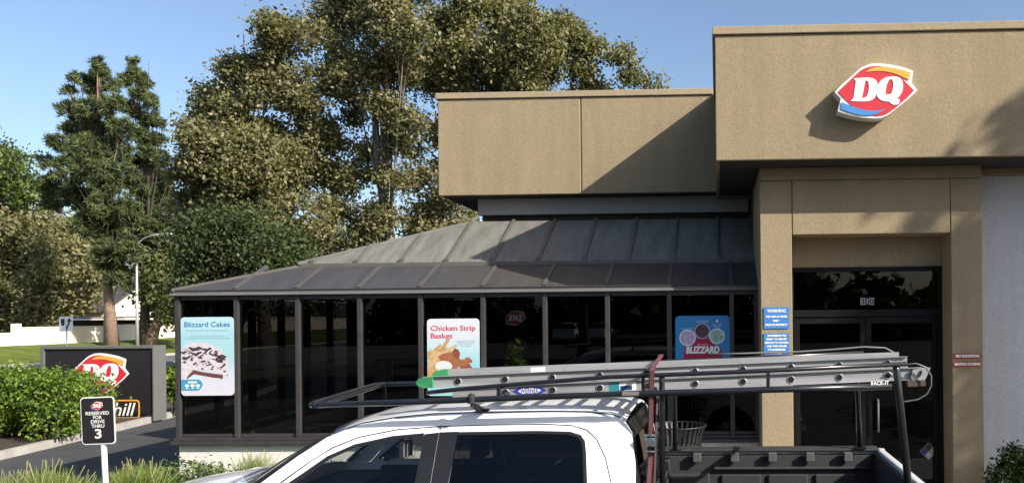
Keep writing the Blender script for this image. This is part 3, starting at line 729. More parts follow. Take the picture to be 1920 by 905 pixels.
g.build('chicken_strips', PMC['chick'], t); g2.build('dark_strips', PMC['chick2'], t)
g = MB(); g.prism([q2(ell(335, 680, 105, 62, 22))], .0006, L(3.2)); g.build('dip', PMC['dip'], t)
# treat poster in the shade; x 130..970, y 90..780(+)
def q3(l): return [((x - 550) / 420.0, (495 - y) / 405.0) for x, y in l]
t, L, (cx, yy, cz, w, h) = poster('treat_poster', 'blue poster lettered BLIZZARD with three cups, in the shaded window by the pillar', 1266, 592, 1369, 690,
    lambda z0, z1: PMC['sky'])
g = MB(); g.prism([smooth_loop(q3([(440, 430), (550, 400), (660, 430), (700, 540), (830, 545), (855, 740), (860, 890), (245, 890), (250, 740), (270, 545), (400, 540)]), 1)], .0006, L(1)); g.build('cup', PMC['cup'], t)
for nm, x, y, r_, m in (('pale_treat', 318, 425, 118, 'lav'), ('cocoa_treat', 545, 325, 112, 'choco'), ('mint_treat', 772, 405, 112, 'mint')):
    g = MB(); g.prism([q3(ell(x, y, r_ + 8, r_ + 8, 26))], .0005, L(2)); o = g.build(nm, PMC['w'] if nm != 'cocoa_treat' else PMC['lav'], t)
    g = MB(); g.prism([q3(ell(x, y, r_ - 8, r_ - 8, 26))], .0005, L(3)); g.build('swirl', PMC[m], o)
g = MB(); text_mb(g, 'BLIZZARD', .1, lambda x, y, tt: (cx + x, yy - .005, cz + h / 2 * (495 - 612) / 405 + y * 1.25), width=w * .62, bold=.006, shear=.15)
text_mb(g, 'HOT EATS', .04, lambda x, y, tt: (cx + x, yy - .004, cz + h / 2 * (495 - 180) / 405 + y), width=w * .22)
text_mb(g, 'Sea Salt\nTwist', .03, lambda x, y, tt: (cx + w * .27 + x, yy - .004, cz + h / 2 * (495 - 245) / 405 + y), width=w * .17)
text_mb(g, 'Summer Treats', .03, lambda x, y, tt: (cx - w * .28 + x, yy - .004, cz + h / 2 * (495 - 283) / 405 + y), width=w * .22)
text_mb(g, 'all new', .03, lambda x, y, tt: (cx + x, yy - .004, cz + h / 2 * (495 - 527) / 405 + y), width=w * .2)
g.prism([q3(ell(775, 172, 20, 24, 5))], .0005, L(2)); g.build('lettering', PMC['w'], t)

# ------------------------------------------------------------------ notices, house number, hazard diamond
def notice(name, label, u0_, v0_, u1_, v1_, Y, m, lines, bold=.002):
    a, b = at(u0_, v0_, Y - .012), at(u1_, v1_, Y - .012)
    cx, cz, w, h = (a.x + b.x) / 2, (a.z + b.z) / 2, b.x - a.x, a.z - b.z
    t = thing(name, label, 'sign', (cx, Y, cz - h / 2))
    g = MB(); g.prism([rrect(-w / 2, w / 2, -h / 2, h / 2, .012)], .010, lambda x, y, tt: (cx + x, Y - .012 + tt, cz + y)); g.build('plate', MT[m], t)
    g = MB()
    for s_, fy, fw_, fh in lines:
        text_mb(g, s_, fh * h * 1.35, lambda x, y, tt, fy=fy: (cx + x, Y - .0145, cz + h / 2 - fy * h + y), width=w * fw_, bold=bold)
    g.build('lettering', MT['signwhite'], t)
notice('warning_notice', 'upper blue notice headed WARNING on the sunlit pillar', 1432, 575.5, 1480, 615.5, PYF, 'signblue',
       [('WARNING', .17, .74, .15), ('THIS AREA IS UNDER', .44, .86, .085), ('VIDEO &', .63, .32, .08), ('PRIVATE PROPERTY', .82, .88, .085)])
notice('refusal_notice', 'lower blue notice with six lines of small white text on the sunlit pillar', 1432, 624, 1480, 664.5, PYF, 'signblue',
       [('WE RESERVE THE', .12, .76, .075), ('RIGHT TO REFUSE', .28, .80, .075), ('SERVICE TO ANYONE', .44, .92, .075), ('AND THIS APPLIES', .60, .80, .075), ('TO BUSINESSES', .76, .70, .075), ('AS WELL', .91, .36, .075)])
notice('soliciting_notice', 'thin red NO SOLICITING plate, the upper of two on the shaded pillar', 1788, 662.5, 1840, 671, PYF, 'signred', [('NO SOLICITING', .5, .86, .5)], .003)
notice('food_notice', 'thin red NO FOOD OR DRINKS plate, the lower of two on the shaded pillar', 1788, 677.5, 1840, 686.5, PYF, 'signred', [('NO FOOD OR DRINKS', .5, .94, .5)], .003)
a = at(1626, 564.5, DY + .045); k = DY / FPX
t = thing('house_number', 'number 310 in small black and white squares on the door transom', 'house number', (a.x, DY + .045, a.z - .06))
numw = mat('number_white', (.26, .27, .29), .5)
for i, (ch, dx) in enumerate((('3', -8.3), ('1', .2), ('0', 8.3))):
    hw_ = (4.4 if ch != '1' else 3.2) * k; ctr = a.x + dx * k
    g = MB(); g.box(ctr - hw_, ctr + hw_, DY + .043, DY + .047, a.z - 6.6 * k, a.z + 6.6 * k); tile = g.build('digit_tile', MT['black'] if ch == '1' else numw, t)
    g = MB(); text_mb(g, ch, .10, lambda x, y, tt, c=ctr: (c + x, DY + .0415, a.z + y), bold=.003); g.build('digit', numw if ch == '1' else MT['black'], tile)
a = at(1741, 845, DY + .038); k = DY / FPX * 15.5
t = thing('hazard_diamond', 'hazard diamond sticker in blue, yellow and white on the right-hand glass door', 'sticker', (a.x, DY + .038, a.z))
fnd = lambda x, y, tt: (a.x + x * k, DY + .038 + tt, a.z + y * k)
rim = MB(); rim.prism([[(0, -1.1), (1.1, 0), (0, 1.1), (-1.1, 0)]], .001, fnd); rim.build('backing', MT['grey'], t)
for nm, m, (ox, oy) in (('red_quarter', flatm('dull_red', (.05, .02, .025)), (0, .5)), ('blue_quarter', flatm('hazard_blue', (.03, .03, .20)), (-.5, 0)), ('yellow_quarter', flatm('hazard_yellow', (.42, .38, .05)), (.5, 0)), ('white_quarter', flatm('hazard_white', (.45, .45, .52)), (0, -.5))):
    g = MB(); s_ = .47; g.prism([[(ox, oy - s_), (ox + s_, oy), (ox, oy + s_), (ox - s_, oy)]], .001, lambda x, y, tt: fnd(x, y, tt - .003)); g.build(nm, m, t)
MT['bin'] = mat('bin_steel', (.011, .0105, .010), .5)
# trash receptacle
TC = at(1272, 800, 9.25); tz = TC.z + .02; base_z = .15
t = thing('trash_receptacle', 'round dark slatted steel litter bin with flared rim outside the shaded windows', 'bin', (TC.x, 9.25, base_z))
g = MB(); n = 30
for i in range(n):
    th = 2 * math.pi * i / n; cx_, sy_ = math.cos(th), math.sin(th)
    P = lambda r, z: (TC.x + r * cx_, 9.25 + r * sy_, z)
    pts = [P(.25, base_z + .05), P(.26, tz - .22), P(.275, tz - .10), P(.32, tz)]
    for p_, q_ in zip(pts, pts[1:]): g.bar(p_, q_, .026, .006, up=(cx_, sy_, 0))
g.build('slats', MT['bin'], t)
g = MB()
for r, z in ((.255, base_z + .06), (.262, tz - .24), (.322, tz)):
    g.tube([(TC.x + r * math.cos(i * math.pi / 18), 9.25 + r * math.sin(i * math.pi / 18), z) for i in range(37)], .010, 6, cap=False)
islands(g, 'hoop', MT['bin'], t)
g = MB(); g.lathe([(.2, base_z + .03), (.235, base_z + .05), (.24, tz - .3), (.22, tz - .3), (.21, base_z + .08), (0.001, base_z + .08)], (TC.x, 9.25, 0), n=24); g.build('liner', MT['black'], t)

# ================================================================== PICKUP TRUCK
MT['car'] = mat('white_car_paint', (0.84, 0.84, 0.84), 0.28, coat=0.6)
MT['trimblack'] = mat('black_trim', (0.014, 0.014, 0.016), 0.35)
MT['carglass'] = glassmat('clear_tint_glass', (0.74, 0.75, 0.76), 1.5)
MT['privacy'] = glassmat('privacy_glass', (0.05, 0.05, 0.06), 1.5)
MT['carin'] = mat('dark_cabin', (0.016, 0.016, 0.018), 0.8)
MT['liner'] = mat('bed_liner', (0.027, 0.027, 0.029), 0.75, var=0.25, vscale=30)
MT['rubber'] = mat('rubber', (0.018, 0.018, 0.018), 0.8)
MT['alloy'] = mat('alloy_wheel', (0.55, 0.56, 0.57), 0.3, metal=0.9)
MT['chrome'] = mat('chrome', (0.75, 0.75, 0.76), 0.12, metal=1.0)
MT['lamp_red'] = mat('red_lens', (0.30, 0.01, 0.015), 0.15)
MT['lamp_clear'] = mat('clear_lens', (0.6, 0.62, 0.65), 0.1)
MT['mirror'] = mat('mirror_glass', (0.8, 0.8, 0.82), 0.02, metal=1.0)
YC = 6.0
MT['cleat'] = mat('cleat_grey', (.075, .075, .078), .6)
def ys_near(z):
    if z > 1.30: return 5.03 + (z - 1.30) * 0.56
    if z > 1.0: return 4.985 + (z - 1.0) * 0.15
    if z > .6: return 4.985
    return 4.985 + (0.6 - z) * 0.12
def side_fn(s, off=0.0):
    if s > 0: return lambda x, y, t: (x, ys_near(y) + off + t, y)
    return lambda x, y, t: (x, 2 * YC - ys_near(y) - off - t, y)
CUTS = (1.30, 1.0, 0.6)
trk = thing('pickup_truck', 'white crew cab pickup truck parked in front of the sunroom carrying a ladder', 'pickup truck', (-1.5, YC, 0))
RAIL = [(-3.25, 1.285), (-2.97, 1.497), (-2.79, 1.64), (-2.61, 1.762), (-2.42, 1.822), (-2.2, 1.857), (-1.94, 1.879), (-1.6, 1.888), (-1.2, 1.890), (-.9, 1.884), (-.72, 1.868), (-.62, 1.835), (-.575, 1.77), (-.545, 1.6), (-.52, 1.285)]
def rail_z(x):
    for (a, za), (b, zb) in zip(RAIL, RAIL[1:]):
        if a <= x <= b: return za + (zb - za) * (x - a) / (b - a)
    return RAIL[0][1] if x < RAIL[0][0] else RAIL[-1][1]
FD = [(-3.06, 1.29), (-2.86, 1.475), (-2.70, 1.60), (-2.56, 1.69), (-2.40, 1.752), (-2.15, 1.797), (-1.87, 1.814)]
RD = [(-1.862, 1.814), (-1.5, 1.822), (-1.15, 1.824), (-.98, 1.815), (-.88, 1.787), (-.81, 1.73), (-.745, 1.62), (-.69, 1.45), (-.665, 1.30), (-.66, .98), (-.80, .55)]
FWIN = [(-3.0, 1.315), (-2.84, 1.435), (-2.725, 1.515), (-2.58, 1.628), (-2.42, 1.697), (-2.18, 1.747), (-1.985, 1.764), (-1.96, 1.755), (-1.955, 1.315)]
RWIN = [(-1.755, 1.315), (-1.745, 1.764), (-1.5, 1.772), (-1.2, 1.773), (-1.0, 1.768), (-.93, 1.75), (-.902, 1.72), (-.89, 1.66), (-.865, 1.45), (-.855, 1.315)]
def arch(cx, r, z0, flip=False, n=12):
    p = []
    a0 = math.asin(max(-1, min(1, (z0 - .39) / r)))
    for i in range(n + 1):
        a = math.pi - a0 - (math.pi - 2 * a0) * i / n; p.append((cx + r * math.cos(a), .39 + r * math.sin(a)))
    return p
WX0, WX1 = -3.55, .20
body = MB()
for s in (1, -1):
    # cab surround: everything between the rail and the doors
    top = RAIL
    dl_ = list(reversed(FD + RD[1:8]))
    loop = [(x, z) for x, z in top] + [(-.52, .55), (-.79, .55), (-.652, .98), (-.657, 1.30), (-.682, 1.45), (-.737, 1.623), (-.802, 1.735), (-.874, 1.795), (-.98, 1.823), (-1.15, 1.832), (-1.5, 1.83), (-1.87, 1.822), (-2.15, 1.805), (-2.4, 1.76), (-2.565, 1.698), (-2.706, 1.607), (-2.868, 1.482), (-3.07, 1.292)]
    body.prism([loop], .03, side_fn(s), cuts=CUTS)
    # front wing and bed side with wheel arches
    wing = [(-4.42, .62), (-4.44, 1.0), (-4.38, 1.17), (-4.1, 1.24), (-3.25, 1.285), (-3.068, 1.285), (-3.03, 1.0), (-3.0, .52)] + list(reversed(arch(WX0, .47, .50)))
    body.prism([wing], .03, side_fn(s), cuts=CUTS)
    bedside = [(-.50, 1.375), (1.42, 1.39), (1.45, 1.2), (1.43, .60), (.80, .52)] + list(reversed(arch(WX1, .47, .50))) + [(-.50, .52)]
    body.prism([bedside], .03, side_fn(s), cuts=CUTS)
    body.box(-2.95, -.55, (5.0 if s > 0 else 6.88), (5.12 if s > 0 else 7.0), .40, .50)
# bonnet
rows = []
for i in range(9):
    f = i / 8; y = 5.03 + 1.94 * f; c = 1 - abs(2 * f - 1) ** 3
    rows.append([(x - .10 * c * (j == 0), y, z + c * d) for j, (x, z, d) in enumerate(((-4.42, 1.13, .02), (-4.3, 1.20, .05), (-3.9, 1.245, .07), (-3.5, 1.27, .08), (-3.24, 1.287, .08)))])
body.grid(rows)
body.box(-4.40, -4.34, 5.05, 6.95, .62, 1.12)
bd = body.build('body', MT['car'], trk)
for f in bd.data.polygons: pass
# roof: lofted skin between the side rails
def rooftop(x, f):
    y0 = ys_near(rail_z(x)); y = y0 + (2 * YC - 2 * y0) * f
    e = min(f, 1 - f) * 2
    crown = .032 * (1 - (1 - e) ** 2) + .012 * min(1, e * 8)
    return y, crown
xs = [-2.60, -2.52, -2.42, -2.3, -2.2, -1.94, -1.6, -1.2, -.9, -.8, -.72, -.66, -.62]
fs_ = [0, .012, .03, .06, .12, .25, .4, .5, .6, .75, .88, .94, .97, .988, 1]
rows = []
for x in xs:
    r = []
    for f in fs_:
        y, c = rooftop(x, f); r.append((x - (.05 * (1 - abs(2 * f - 1) ** 2) if x < -2.4 else 0), y, rail_z(x) + c))
    rows.append(r)
g = MB(); g.grid(rows)
roof = g.build('roof', MT['car'], trk)
roof.modifiers.new('thickness', 'SOLIDIFY').thickness = .02
g = MB()
for s in (1, -1):
    pts = [(x, (ys_near(rail_z(x)) + .055) if s > 0 else 2 * YC - ys_near(rail_z(x)) - .055, rail_z(x) + .012) for x in xs[1:-1]]
    g.tube(pts, .008, 6)
islands(g, 'roof_ditch', MT['trimblack'], roof)
# windscreen and rear window
rows = []
for k in range(7):
    q_ = k / 6; r = []
    for f in [i / 10 for i in range(11)]:
        bow = 1 - (2 * f - 1) ** 2
        xt, zt_ = -2.60 - .05 * bow, rail_z(-2.60) + rooftop(-2.6, f)[1] - .004
        yt = ys_near(zt_) * (1 - f) + (2 * YC - ys_near(zt_)) * f
        xb, zb_, yb_ = -3.24 - .22 * bow, 1.30 + .07 * bow, 5.05 + 1.90 * f
        r.append((xt + (xb - xt) * q_, yt + (yb_ - yt) * q_, zt_ + (zb_ - zt_) * q_ + .02 * math.sin(q_ * math.pi)))
    rows.append(r)
g = MB(); g.grid(rows); g.build('windscreen', MT['carglass'], trk)
g = MB()
fr_ = [(rows[k][0][0] - .004, rows[k][0][1] + .03, rows[k][0][2] + .004) for k in range(7)]
g.tube(fr_, .018, 6); g.tube([(p[0], 2 * YC - p[1], p[2]) for p in fr_], .018, 6); g.tube([(p[0] - .004, p[1], p[2] + .002) for p in rows[0]], .010, 6)
g.build('windscreen_seal', MT['trimblack'], trk)
def back_pt(f, q_):
    zt_ = rail_z(-.62) + rooftop(-.62, f)[1] - .01; xt = -.615
    bow = 1 - (2 * f - 1) ** 2
    z = zt_ + (1.27 - zt_) * q_; x = xt + .12 * q_ ** .8 + .045 * bow
    y0 = ys_near(z) + .0; return (x, y0 + (2 * YC - 2 * y0) * f, z)
g = MB(); g.grid([[back_pt(f, q_) for f in [i / 12 for i in range(13)]] for q_ in (0, .1, .2, .4, .6, .8, 1.0)])
rw = g.build('rear_panel', MT['trimblack'], trk); 
g = MB(); g.grid([[(lambda p: (p[0] + .006, p[1], p[2]))(back_pt(.08 + .84 * i / 12, q_)) for i in range(13)] for q_ in (.2, .4, .6, .8, .92)]); g.build('rear_window', MT['privacy'], rw)
g = MB(); g.box(-.60, -.50, 5.08, 6.92, .5, 1.27); g.build('cab_back', MT['car'], trk, bevel=.02)
# doors
for s in (1, -1):
    for nm, lp, win, glass in (('front_door', FD + [(-1.868, .55), (-2.96, .55), (-3.03, 1.0)], FWIN, 'carglass'), ('rear_door', RD + [(-1.862, .55)], RWIN, 'privacy')):
        g = MB(); g.prism([lp, win], .028, side_fn(s, .002), cuts=CUTS)
        d = g.build(nm, MT['car'], trk)
        g = MB(); g.prism([win], 0, side_fn(s, .004)); g.build('window', MT[glass], d)
        g = MB()
        if nm == 'front_door':
            g.prism([[(-1.975, 1.30), (-1.965, 1.772), (-1.8695, 1.782), (-1.8695, 1.30)]], .004, side_fn(s, -.003))
            wf = [(-3.03, 1.306), (-2.86, 1.447), (-2.74, 1.53), (-2.588, 1.642), (-2.425, 1.712), (-2.18, 1.762), (-1.97, 1.779)]
            wi = [(-1.97, 1.758), (-2.18, 1.742), (-2.417, 1.691), (-2.574, 1.62), (-2.715, 1.506), (-2.83, 1.425), (-2.98, 1.306)]
            g.prism([wf + wi], .004, side_fn(s, -.002))
            hx = -2.12
        else:
            g.prism([[(-1.8625, 1.30), (-1.8625, 1.783), (-1.742, 1.787), (-1.757, 1.30)]], .004, side_fn(s, -.003))
            out_ = [(-1.745, 1.784), (-1.2, 1.789), (-.99, 1.783), (-.915, 1.762), (-.884, 1.725), (-.871, 1.66), (-.845, 1.45), (-.835, 1.306)]
            in_ = [(-.858, 1.306), (-.868, 1.45), (-.893, 1.66), (-.905, 1.718), (-.932, 1.747), (-1.0, 1.765), (-1.2, 1.770), (-1.745, 1.765)]
            g.prism([out_ + in_], .004, side_fn(s, -.002)); hx = -.95
        g.build('window_trim', MT['trimblack'], d)
        yh = 4.955 if s > 0 else 7.045
        g = MB(); g.box(hx - .1, hx + .1, yh - .012, yh + .012, 1.10, 1.14); g.build('handle', MT['car'], d, bevel=.008)
# cabin: floor, dash, seats, wheel
g = MB(); g.box(-3.2, -.6, 5.12, 6.88, .55, .62); g.box(-3.30, -2.85, 5.12, 6.88, .62, 1.235); g.box(-.80, -.62, 5.12, 6.88, .62, 1.22)
for s in (1, -1):
    a, b = (5.04, 5.09) if s > 0 else (6.91, 6.96)
    g.box(-2.95, -.62, a, b, .6, 1.265)
g.build('cabin_lining', MT['carin'], trk)
g = MB(); rows = []
for x in (-2.55, -2.4, -1.94, -1.2, -.68): rows.append([(x, rooftop(x, f)[0], rail_z(x) + rooftop(x, f)[1] - .05) for f in (.03, .2, .5, .8, .97)])
g.grid(rows); g.build('headliner', MT['carin'], trk)
for x, w_ in ((-2.05, 'f'), (-1.05, 'r')):
    for y in (5.5, 6.5):
        g = MB(); g.box(x - .35, x + .15, y - .25, y + .25, .62, .90); g.box(x + .02, x + .16, y - .24, y + .24, .85, 1.36)
        g.box(x + .05, x + .14, y - .13, y + .13, 1.40, 1.56); g.box(x + .08, x + .10, y - .06, y + .06, 1.3, 1.42); g.build('seat', MT['carin'], trk, bevel=.03)
g = MB(); g.tube([(-2.72 + .05 * math.sin(t), 6.5 + .19 * math.cos(t), 1.08 + .18 * math.sin(t)) for t in [i * math.pi / 12 for i in range(25)]], .016, 6, cap=False); g.build('steering_wheel', MT['carin'], trk)
# door mirrors
for s in (1, -1):
    y0 = 7.10 if s < 0 else 4.90; d_ = 1 if s < 0 else -1
    g = MB(); g.box(-2.98, -2.845, min(y0 - .09 * d_, y0 + .13 * d_), max(y0 - .09 * d_, y0 + .13 * d_), 1.27, 1.50); g.box(-2.94, -2.88, min(y0 - .2 * d_, y0 - .08 * d_), max(y0 - .2 * d_, y0 - .08 * d_), 1.30, 1.35)
    o = g.build('door_mirror', MT['trimblack'], trk, bevel=.03)
    g = MB(); 
    a, b = y0 - .075 * d_, y0 + .115 * d_
    g.add([(-2.840, a, 1.30), (-2.79, b, 1.30), (-2.79, b, 1.49), (-2.840, a, 1.49)], [(0, 1, 2, 3)]); g.build('mirror_glass', MT['mirror'], o)
# bed
g = MB()
g.box(-.48, 1.36, 5.12, 6.88, .62, .70)
for a, b in ((5.06, 5.13), (6.87, 6.94)): g.box(-.48, 1.36, a, b, .70, 1.345)
g.box(-.485, -.42, 5.13, 6.87, .70, 1.33)
bl = g.build('bed_liner', MT['liner'], trk, bevel=.01)
g = MB()
for a, b in ((6.845, 6.868), (5.132, 5.155)):
    g.box(-.42, -.08, a - .06 * (a > 6), b + .06 * (a < 6), .71, 1.20)
    for x0 in (.02, .42, .82): g.box(x0, x0 + .34, a, b, .80, 1.185)
    g.box(-.05, 1.3, a - .015 * (a > 6), b + .015 * (a < 6), 1.225, 1.25)
islands(g, 'liner_rib', MT['liner'], bl, bevel=.012)
g = MB()
for a, b in ((4.99, 5.16), (6.84, 7.01)): g.box(-.49, 1.37, a, b, 1.378, 1.40)
islands(g, 'rail_cap', MT['liner'], trk, bevel=.008)
g = MB()
for x0 in (-.22, .10, .42, .74, 1.06):
    g.box(x0, x0 + .07, 6.80, 6.845, 1.30, 1.375)
islands(g, 'tie_down_cleat', MT['cleat'], trk, bevel=.006)
g = MB(); g.box(1.352, 1.412, 5.06, 6.94, .66, 1.392); tg = g.build('tailgate', MT['car'], trk, bevel=.012)
g = MB(); g.box(1.32, 1.35, 5.14, 6.86, .71, 1.36); g.build('tailgate_liner', MT['liner'], tg)
g = MB(); g.box(1.413, 1.43, 5.85, 6.15, 1.18, 1.26); g.build('handle', MT['trimblack'], tg)
for y in (5.02, 6.98):
    g = MB(); g.box(1.38, 1.46, y - .03, y + .03, .85, 1.25); g.build('tail_lamp', MT['lamp_red'], trk, bevel=.01)
    g = MB(); g.box(-4.46, -4.38, min(y + .02, y - .3) if y > 6 else y - .02, y + .02 if y > 6 else y + .3, .92, 1.10); g.build('headlight', MT['lamp_clear'], trk, bevel=.02)
g = MB(); g.box(-4.45, -4.41, 5.36, 6.64, .72, 1.12); gr_ = g.build('grille', MT['trimblack'], trk, bevel=.01)
g = MB()
for z in (.80, .90, 1.0): g.box(-4.475, -4.452, 5.38, 6.62, z - .02, z + .02)
g.build('grille_bars', MT['chrome'], gr_)
for x0, x1 in ((-4.58, -4.42), (1.42, 1.56)):
    g = MB(); g.box(x0, x1, 5.02, 6.98, .45, .66); g.build('bumper', MT['chrome'], trk, bevel=.03)
g = MB(); g.box(-4.2, 1.3, 5.35, 6.65, .34, .52); g.build('chassis', MT['black'], trk)
for x in (WX0, WX1):
    for y in (5.13, 6.87):
        g = MB(); g.lathe([(.22, -.12), (.36, -.125), (.385, -.10), (.39, 0), (.385, .10), (.36, .125), (.22, .12)], (x, y, .39), 'Y', 32); w_ = g.build('wheel', MT['rubber'], trk)
        sgn = -1 if y < 6 else 1
        g = MB(); g.lathe([(.225, sgn * .10), (.21, sgn * .07), (.09, sgn * .06), (.07, sgn * .10), (.001, sgn * .10)], (x, y, .39), 'Y', 24)
        for k in range(6):
            a = k * math.pi / 3; g.bar((x + .06 * math.cos(a), y + sgn * .085, .39 + .06 * math.sin(a)), (x + .21 * math.cos(a), y + sgn * .10, .39 + .21 * math.sin(a)), .05, .02, up=(0, 1, 0))
        g.build('rim', MT['alloy'], w_)

# ================================================================== LADDER RACK
MT['rack'] = mat('rack_black', (0.013, 0.014, 0.018), 0.28, coat=.3, var=.3, vscale=20)
rk = thing('ladder_rack', 'black tubular ladder rack over the cab and bed of the white pickup', 'ladder rack', (-.6, YC, 1.40))
NY, FYk = 5.20, 6.90
nl = [at(u, v, NY) for u, v in ((597, 759), (800, 752), (1000, 744), (1210, 737), (1440, 730), (1672, 724))]
nu = [at(u, v, NY + .03) for u, v in ((800, 736), (860, 729), (1000, 717.5), (1140, 706.5), (1400, 696), (1700, 682))]
fz_off = 0.0
far = lambda p, dy: Vector((p.x, 2 * YC - p.y + dy, p.z))
RR = .021
g = MB(); g.tube(nl, RR, 10); g.build('side_tube', MT['rack'], rk)
fl_ = [far(p, 0) for p in nl]; fl_[0].x -= .22
g = MB(); g.tube(fl_, RR, 10); g.build('side_tube', MT['rack'], rk)
g = MB(); g.tube(nu, .015, 8); g.build('upper_bar', MT['rack'], rk)
g = MB(); g.tube([far(p, 0) for p in nu], .017, 8); g.build('upper_bar', MT['rack'], rk)
a, b = nl[0], fl_[0]
hoop = [a, a + Vector((-.05, .015, 0)), a + Vector((-.08, .09, .0))]
for i in range(1, 6): hoop.append((a + Vector((-.08, .09, 0))).lerp(b + Vector((-.06, -.12, 0)), i / 5))
hoop += [b + Vector((-.03, -.03, 0)), b]
g = MB(); g.tube(hoop, RR, 10); g.tube([p + Vector((.07, .03, -.0)) for p in hoop[2:-2]], .014, 8); g.build('front_hoop', MT['rack'], rk)
# plates, struts and the wind fairing strip behind the hoop
g = MB()
for u, v0, v1 in ((935, 724, 742), (1440, 694, 728), (1206, 704, 736)):
    p, q_ = at(u, v0, NY + .02), at(u, v1, NY + .02); g.bar(p, q_, .022, .022, up=(1, 0, 0)); g.bar(far(p, 0), far(q_, 0), .022, .022, up=(1, 0, 0))
islands(g, 'strut', MT['rack'], rk)
zb = 1.402
for (u, v) in ((1680, 684), (1241, 702)):
    p = at(u, v, NY + .05)
    foot = at(1696, 905, NY + .02) if u > 1500 else Vector((p.x + .0, NY, zb))
    foot = Vector((p.x + (foot.x - p.x) * (p.z - zb) / max(.01, p.z - foot.z), NY - .1, zb)) if u > 1500 else foot
    for s in (1, -1):
        a_, f_ = (p, foot) if s > 0 else (far(p, 0), far(foot, -.04))
        g = MB(); g.tube([a_, a_.lerp(f_, .04), f_], .024 if u > 1500 else .02, 10); g.box(f_.x - .05, f_.x + .05, f_.y - .04, f_.y + .04, zb, zb + .012); g.build('post', MT['rack'], rk)
g = MB()
for k in (1, 3):
    p = nl[k] if k != 3 else at(1224, 735, NY)
for u in (935, 1224, 1665):
    v = 744 if u == 935 else (735 if u == 1224 else 725)
    p = at(u, v, NY); g = MB(); g.tube([p, far(p, 0)], .018, 8); g.build('cross_bar', MT['rack'], rk)
# roof clamps
for s in (1, -1):
    c = at(884, 748, NY - .01); zr = rail_z(c.x) + .02
    yy = lambda y: y if s > 0 else 2 * YC - y
    g = MB(); g.lathe([(.001, .022), (.016, .019), (.024, .005), (.026, -.02), (.025, -.045)], (c.x, yy(c.y), c.z + .018), 'Z', 14)
    g.bar((c.x, yy(c.y), c.z - .03), (c.x, yy(5.44), zr), .04, .018, up=(1, 0, 0)); g.box(c.x - .04, c.x + .04, yy(5.44) - .03, yy(5.44) + .03, zr - .005, zr + .014)
    g.build('roof_clamp', MT['rubber'], rk, bevel=.004)
p = at(1650, 717.5, NY - .0225)
g = MB(); text_mb(g, 'RACK-IT', .034, lambda x, y, t: (p.x + x, p.y - .001, p.z + y + x * .03), width=.115, bold=.0012); g.build('lettering', MT['signwhite'], rk)
p = at(1182, 737, NY - .024); g = MB(); g.box(p.x - .055, p.x + .055, p.y - .002, p.y + .002, p.z - .012, p.z + .012); g.build('maker_plate', MT['grey'], rk)

# ================================================================== EXTENSION LADDER
MT['alu'] = mat('ladder_aluminium', (0.37, 0.37, 0.38), 0.42, metal=.25, var=.3, vscale=2.0, stretch=(.6, 1, 14))
MT['green'] = mat('green_cap', (0.035, 0.24, 0.09), 0.5)
MT['hole'] = mat('rung_bore', (0.004, 0.004, 0.004), 0.9)
ld = thing('extension_ladder', 'aluminium extension ladder lying flat on the rack with green end caps', 'ladder', (-.3, 5.6, 2.1))
LN, LF = 5.40, 5.92
def lad(u, v, Y=LN): return at(u, v, Y)
def rail(name, A, B, h, inward, holes=True):
    """channel section along A>B; A, B on the top outer edge; inward = +1 when the web faces the camera and flanges run away from it"""
    A = Vector(A); B = Vector(B); d = (B - A).normalized(); up = Vector((0, 1, 0)).cross(d) * -1
    if up.z < 0: up = -up
    L_ = (B - A).length; n_ = Vector((0, inward, 0))
    F = lambda s, z, y: A + d * s - up * z + n_ * y
    g = MB()
    pr = [(0, .024), (0, 0), (.004, 0), (.005, .020), (h - .005, .020), (h - .004, 0), (h, 0), (h, .024)]; n = len(pr)
    vs = [F(0, z, y) for z, y in pr] + [F(L_, z, y) for z, y in pr]
    g.add(vs, [(i, (i + 1) % n, (i + 1) % n + n, i + n) for i in range(n)])
    g.f.append(tuple(range(n))); g.f.append(tuple(range(2 * n - 1, n - 1, -1))); g.m += [0, 0]; g.sm += [False, False]
    o = g.build(name, MT['alu'], ld)
    return F, L_, d, up, o
sec = {}
sec['fly_near'] = rail('side_rail', lad(792, 706), lad(1702, 667.5), .076, 1)
sec['fly_far'] = rail('side_rail', lad(826, 691.5, LF), lad(1684, 659.5, LF), .076, -1)
sec['base_near'] = rail('side_rail', lad(846, 727), lad(1728, 688), .082, 1)
zoff = Vector((0, LF - LN, 0))
A = lad(846, 727) + zoff; B = lad(1728, 688) + zoff
sec['base_far'] = rail('side_rail', A, B, .082, -1)
def rungs(F, L_, A0, first_u, count, h, bores):
    s0 = (lad(first_u, 700) - A0).x; k = 0
    for i in range(count):
        s = s0 + i * (90.1 * LN / FPX)
        if s < .05 or s > L_ - .04: continue
        c = F(s, h * .55, .02)
        g = MB(); g.tube([c, Vector((c.x, LF - .012, c.z))], .017, 10); o = g.build('rung', MT['alu'], ld)
        g = MB(); f = F(s, h * .55, .0065)
        g.lathe([(.028, .0), (.026, -.004), (.0205, -.005), (.020, .02)], (f.x, f.y + .013, f.z), 'Y', 18); g.build('rung_collar', MT['alu'], o)
        g = MB(); g.lathe([(.0205, -.0012), (.0, -.0012)], (f.x, f.y + .0085, f.z), 'Y', 16); g.build('bore', MT['hole'], o)
rungs(*sec['fly_near'][:2], lad(792, 706), 856, 11, .076, True)
rungs(*sec['base_near'][:2], lad(846, 727), 945, 10, .082, True)
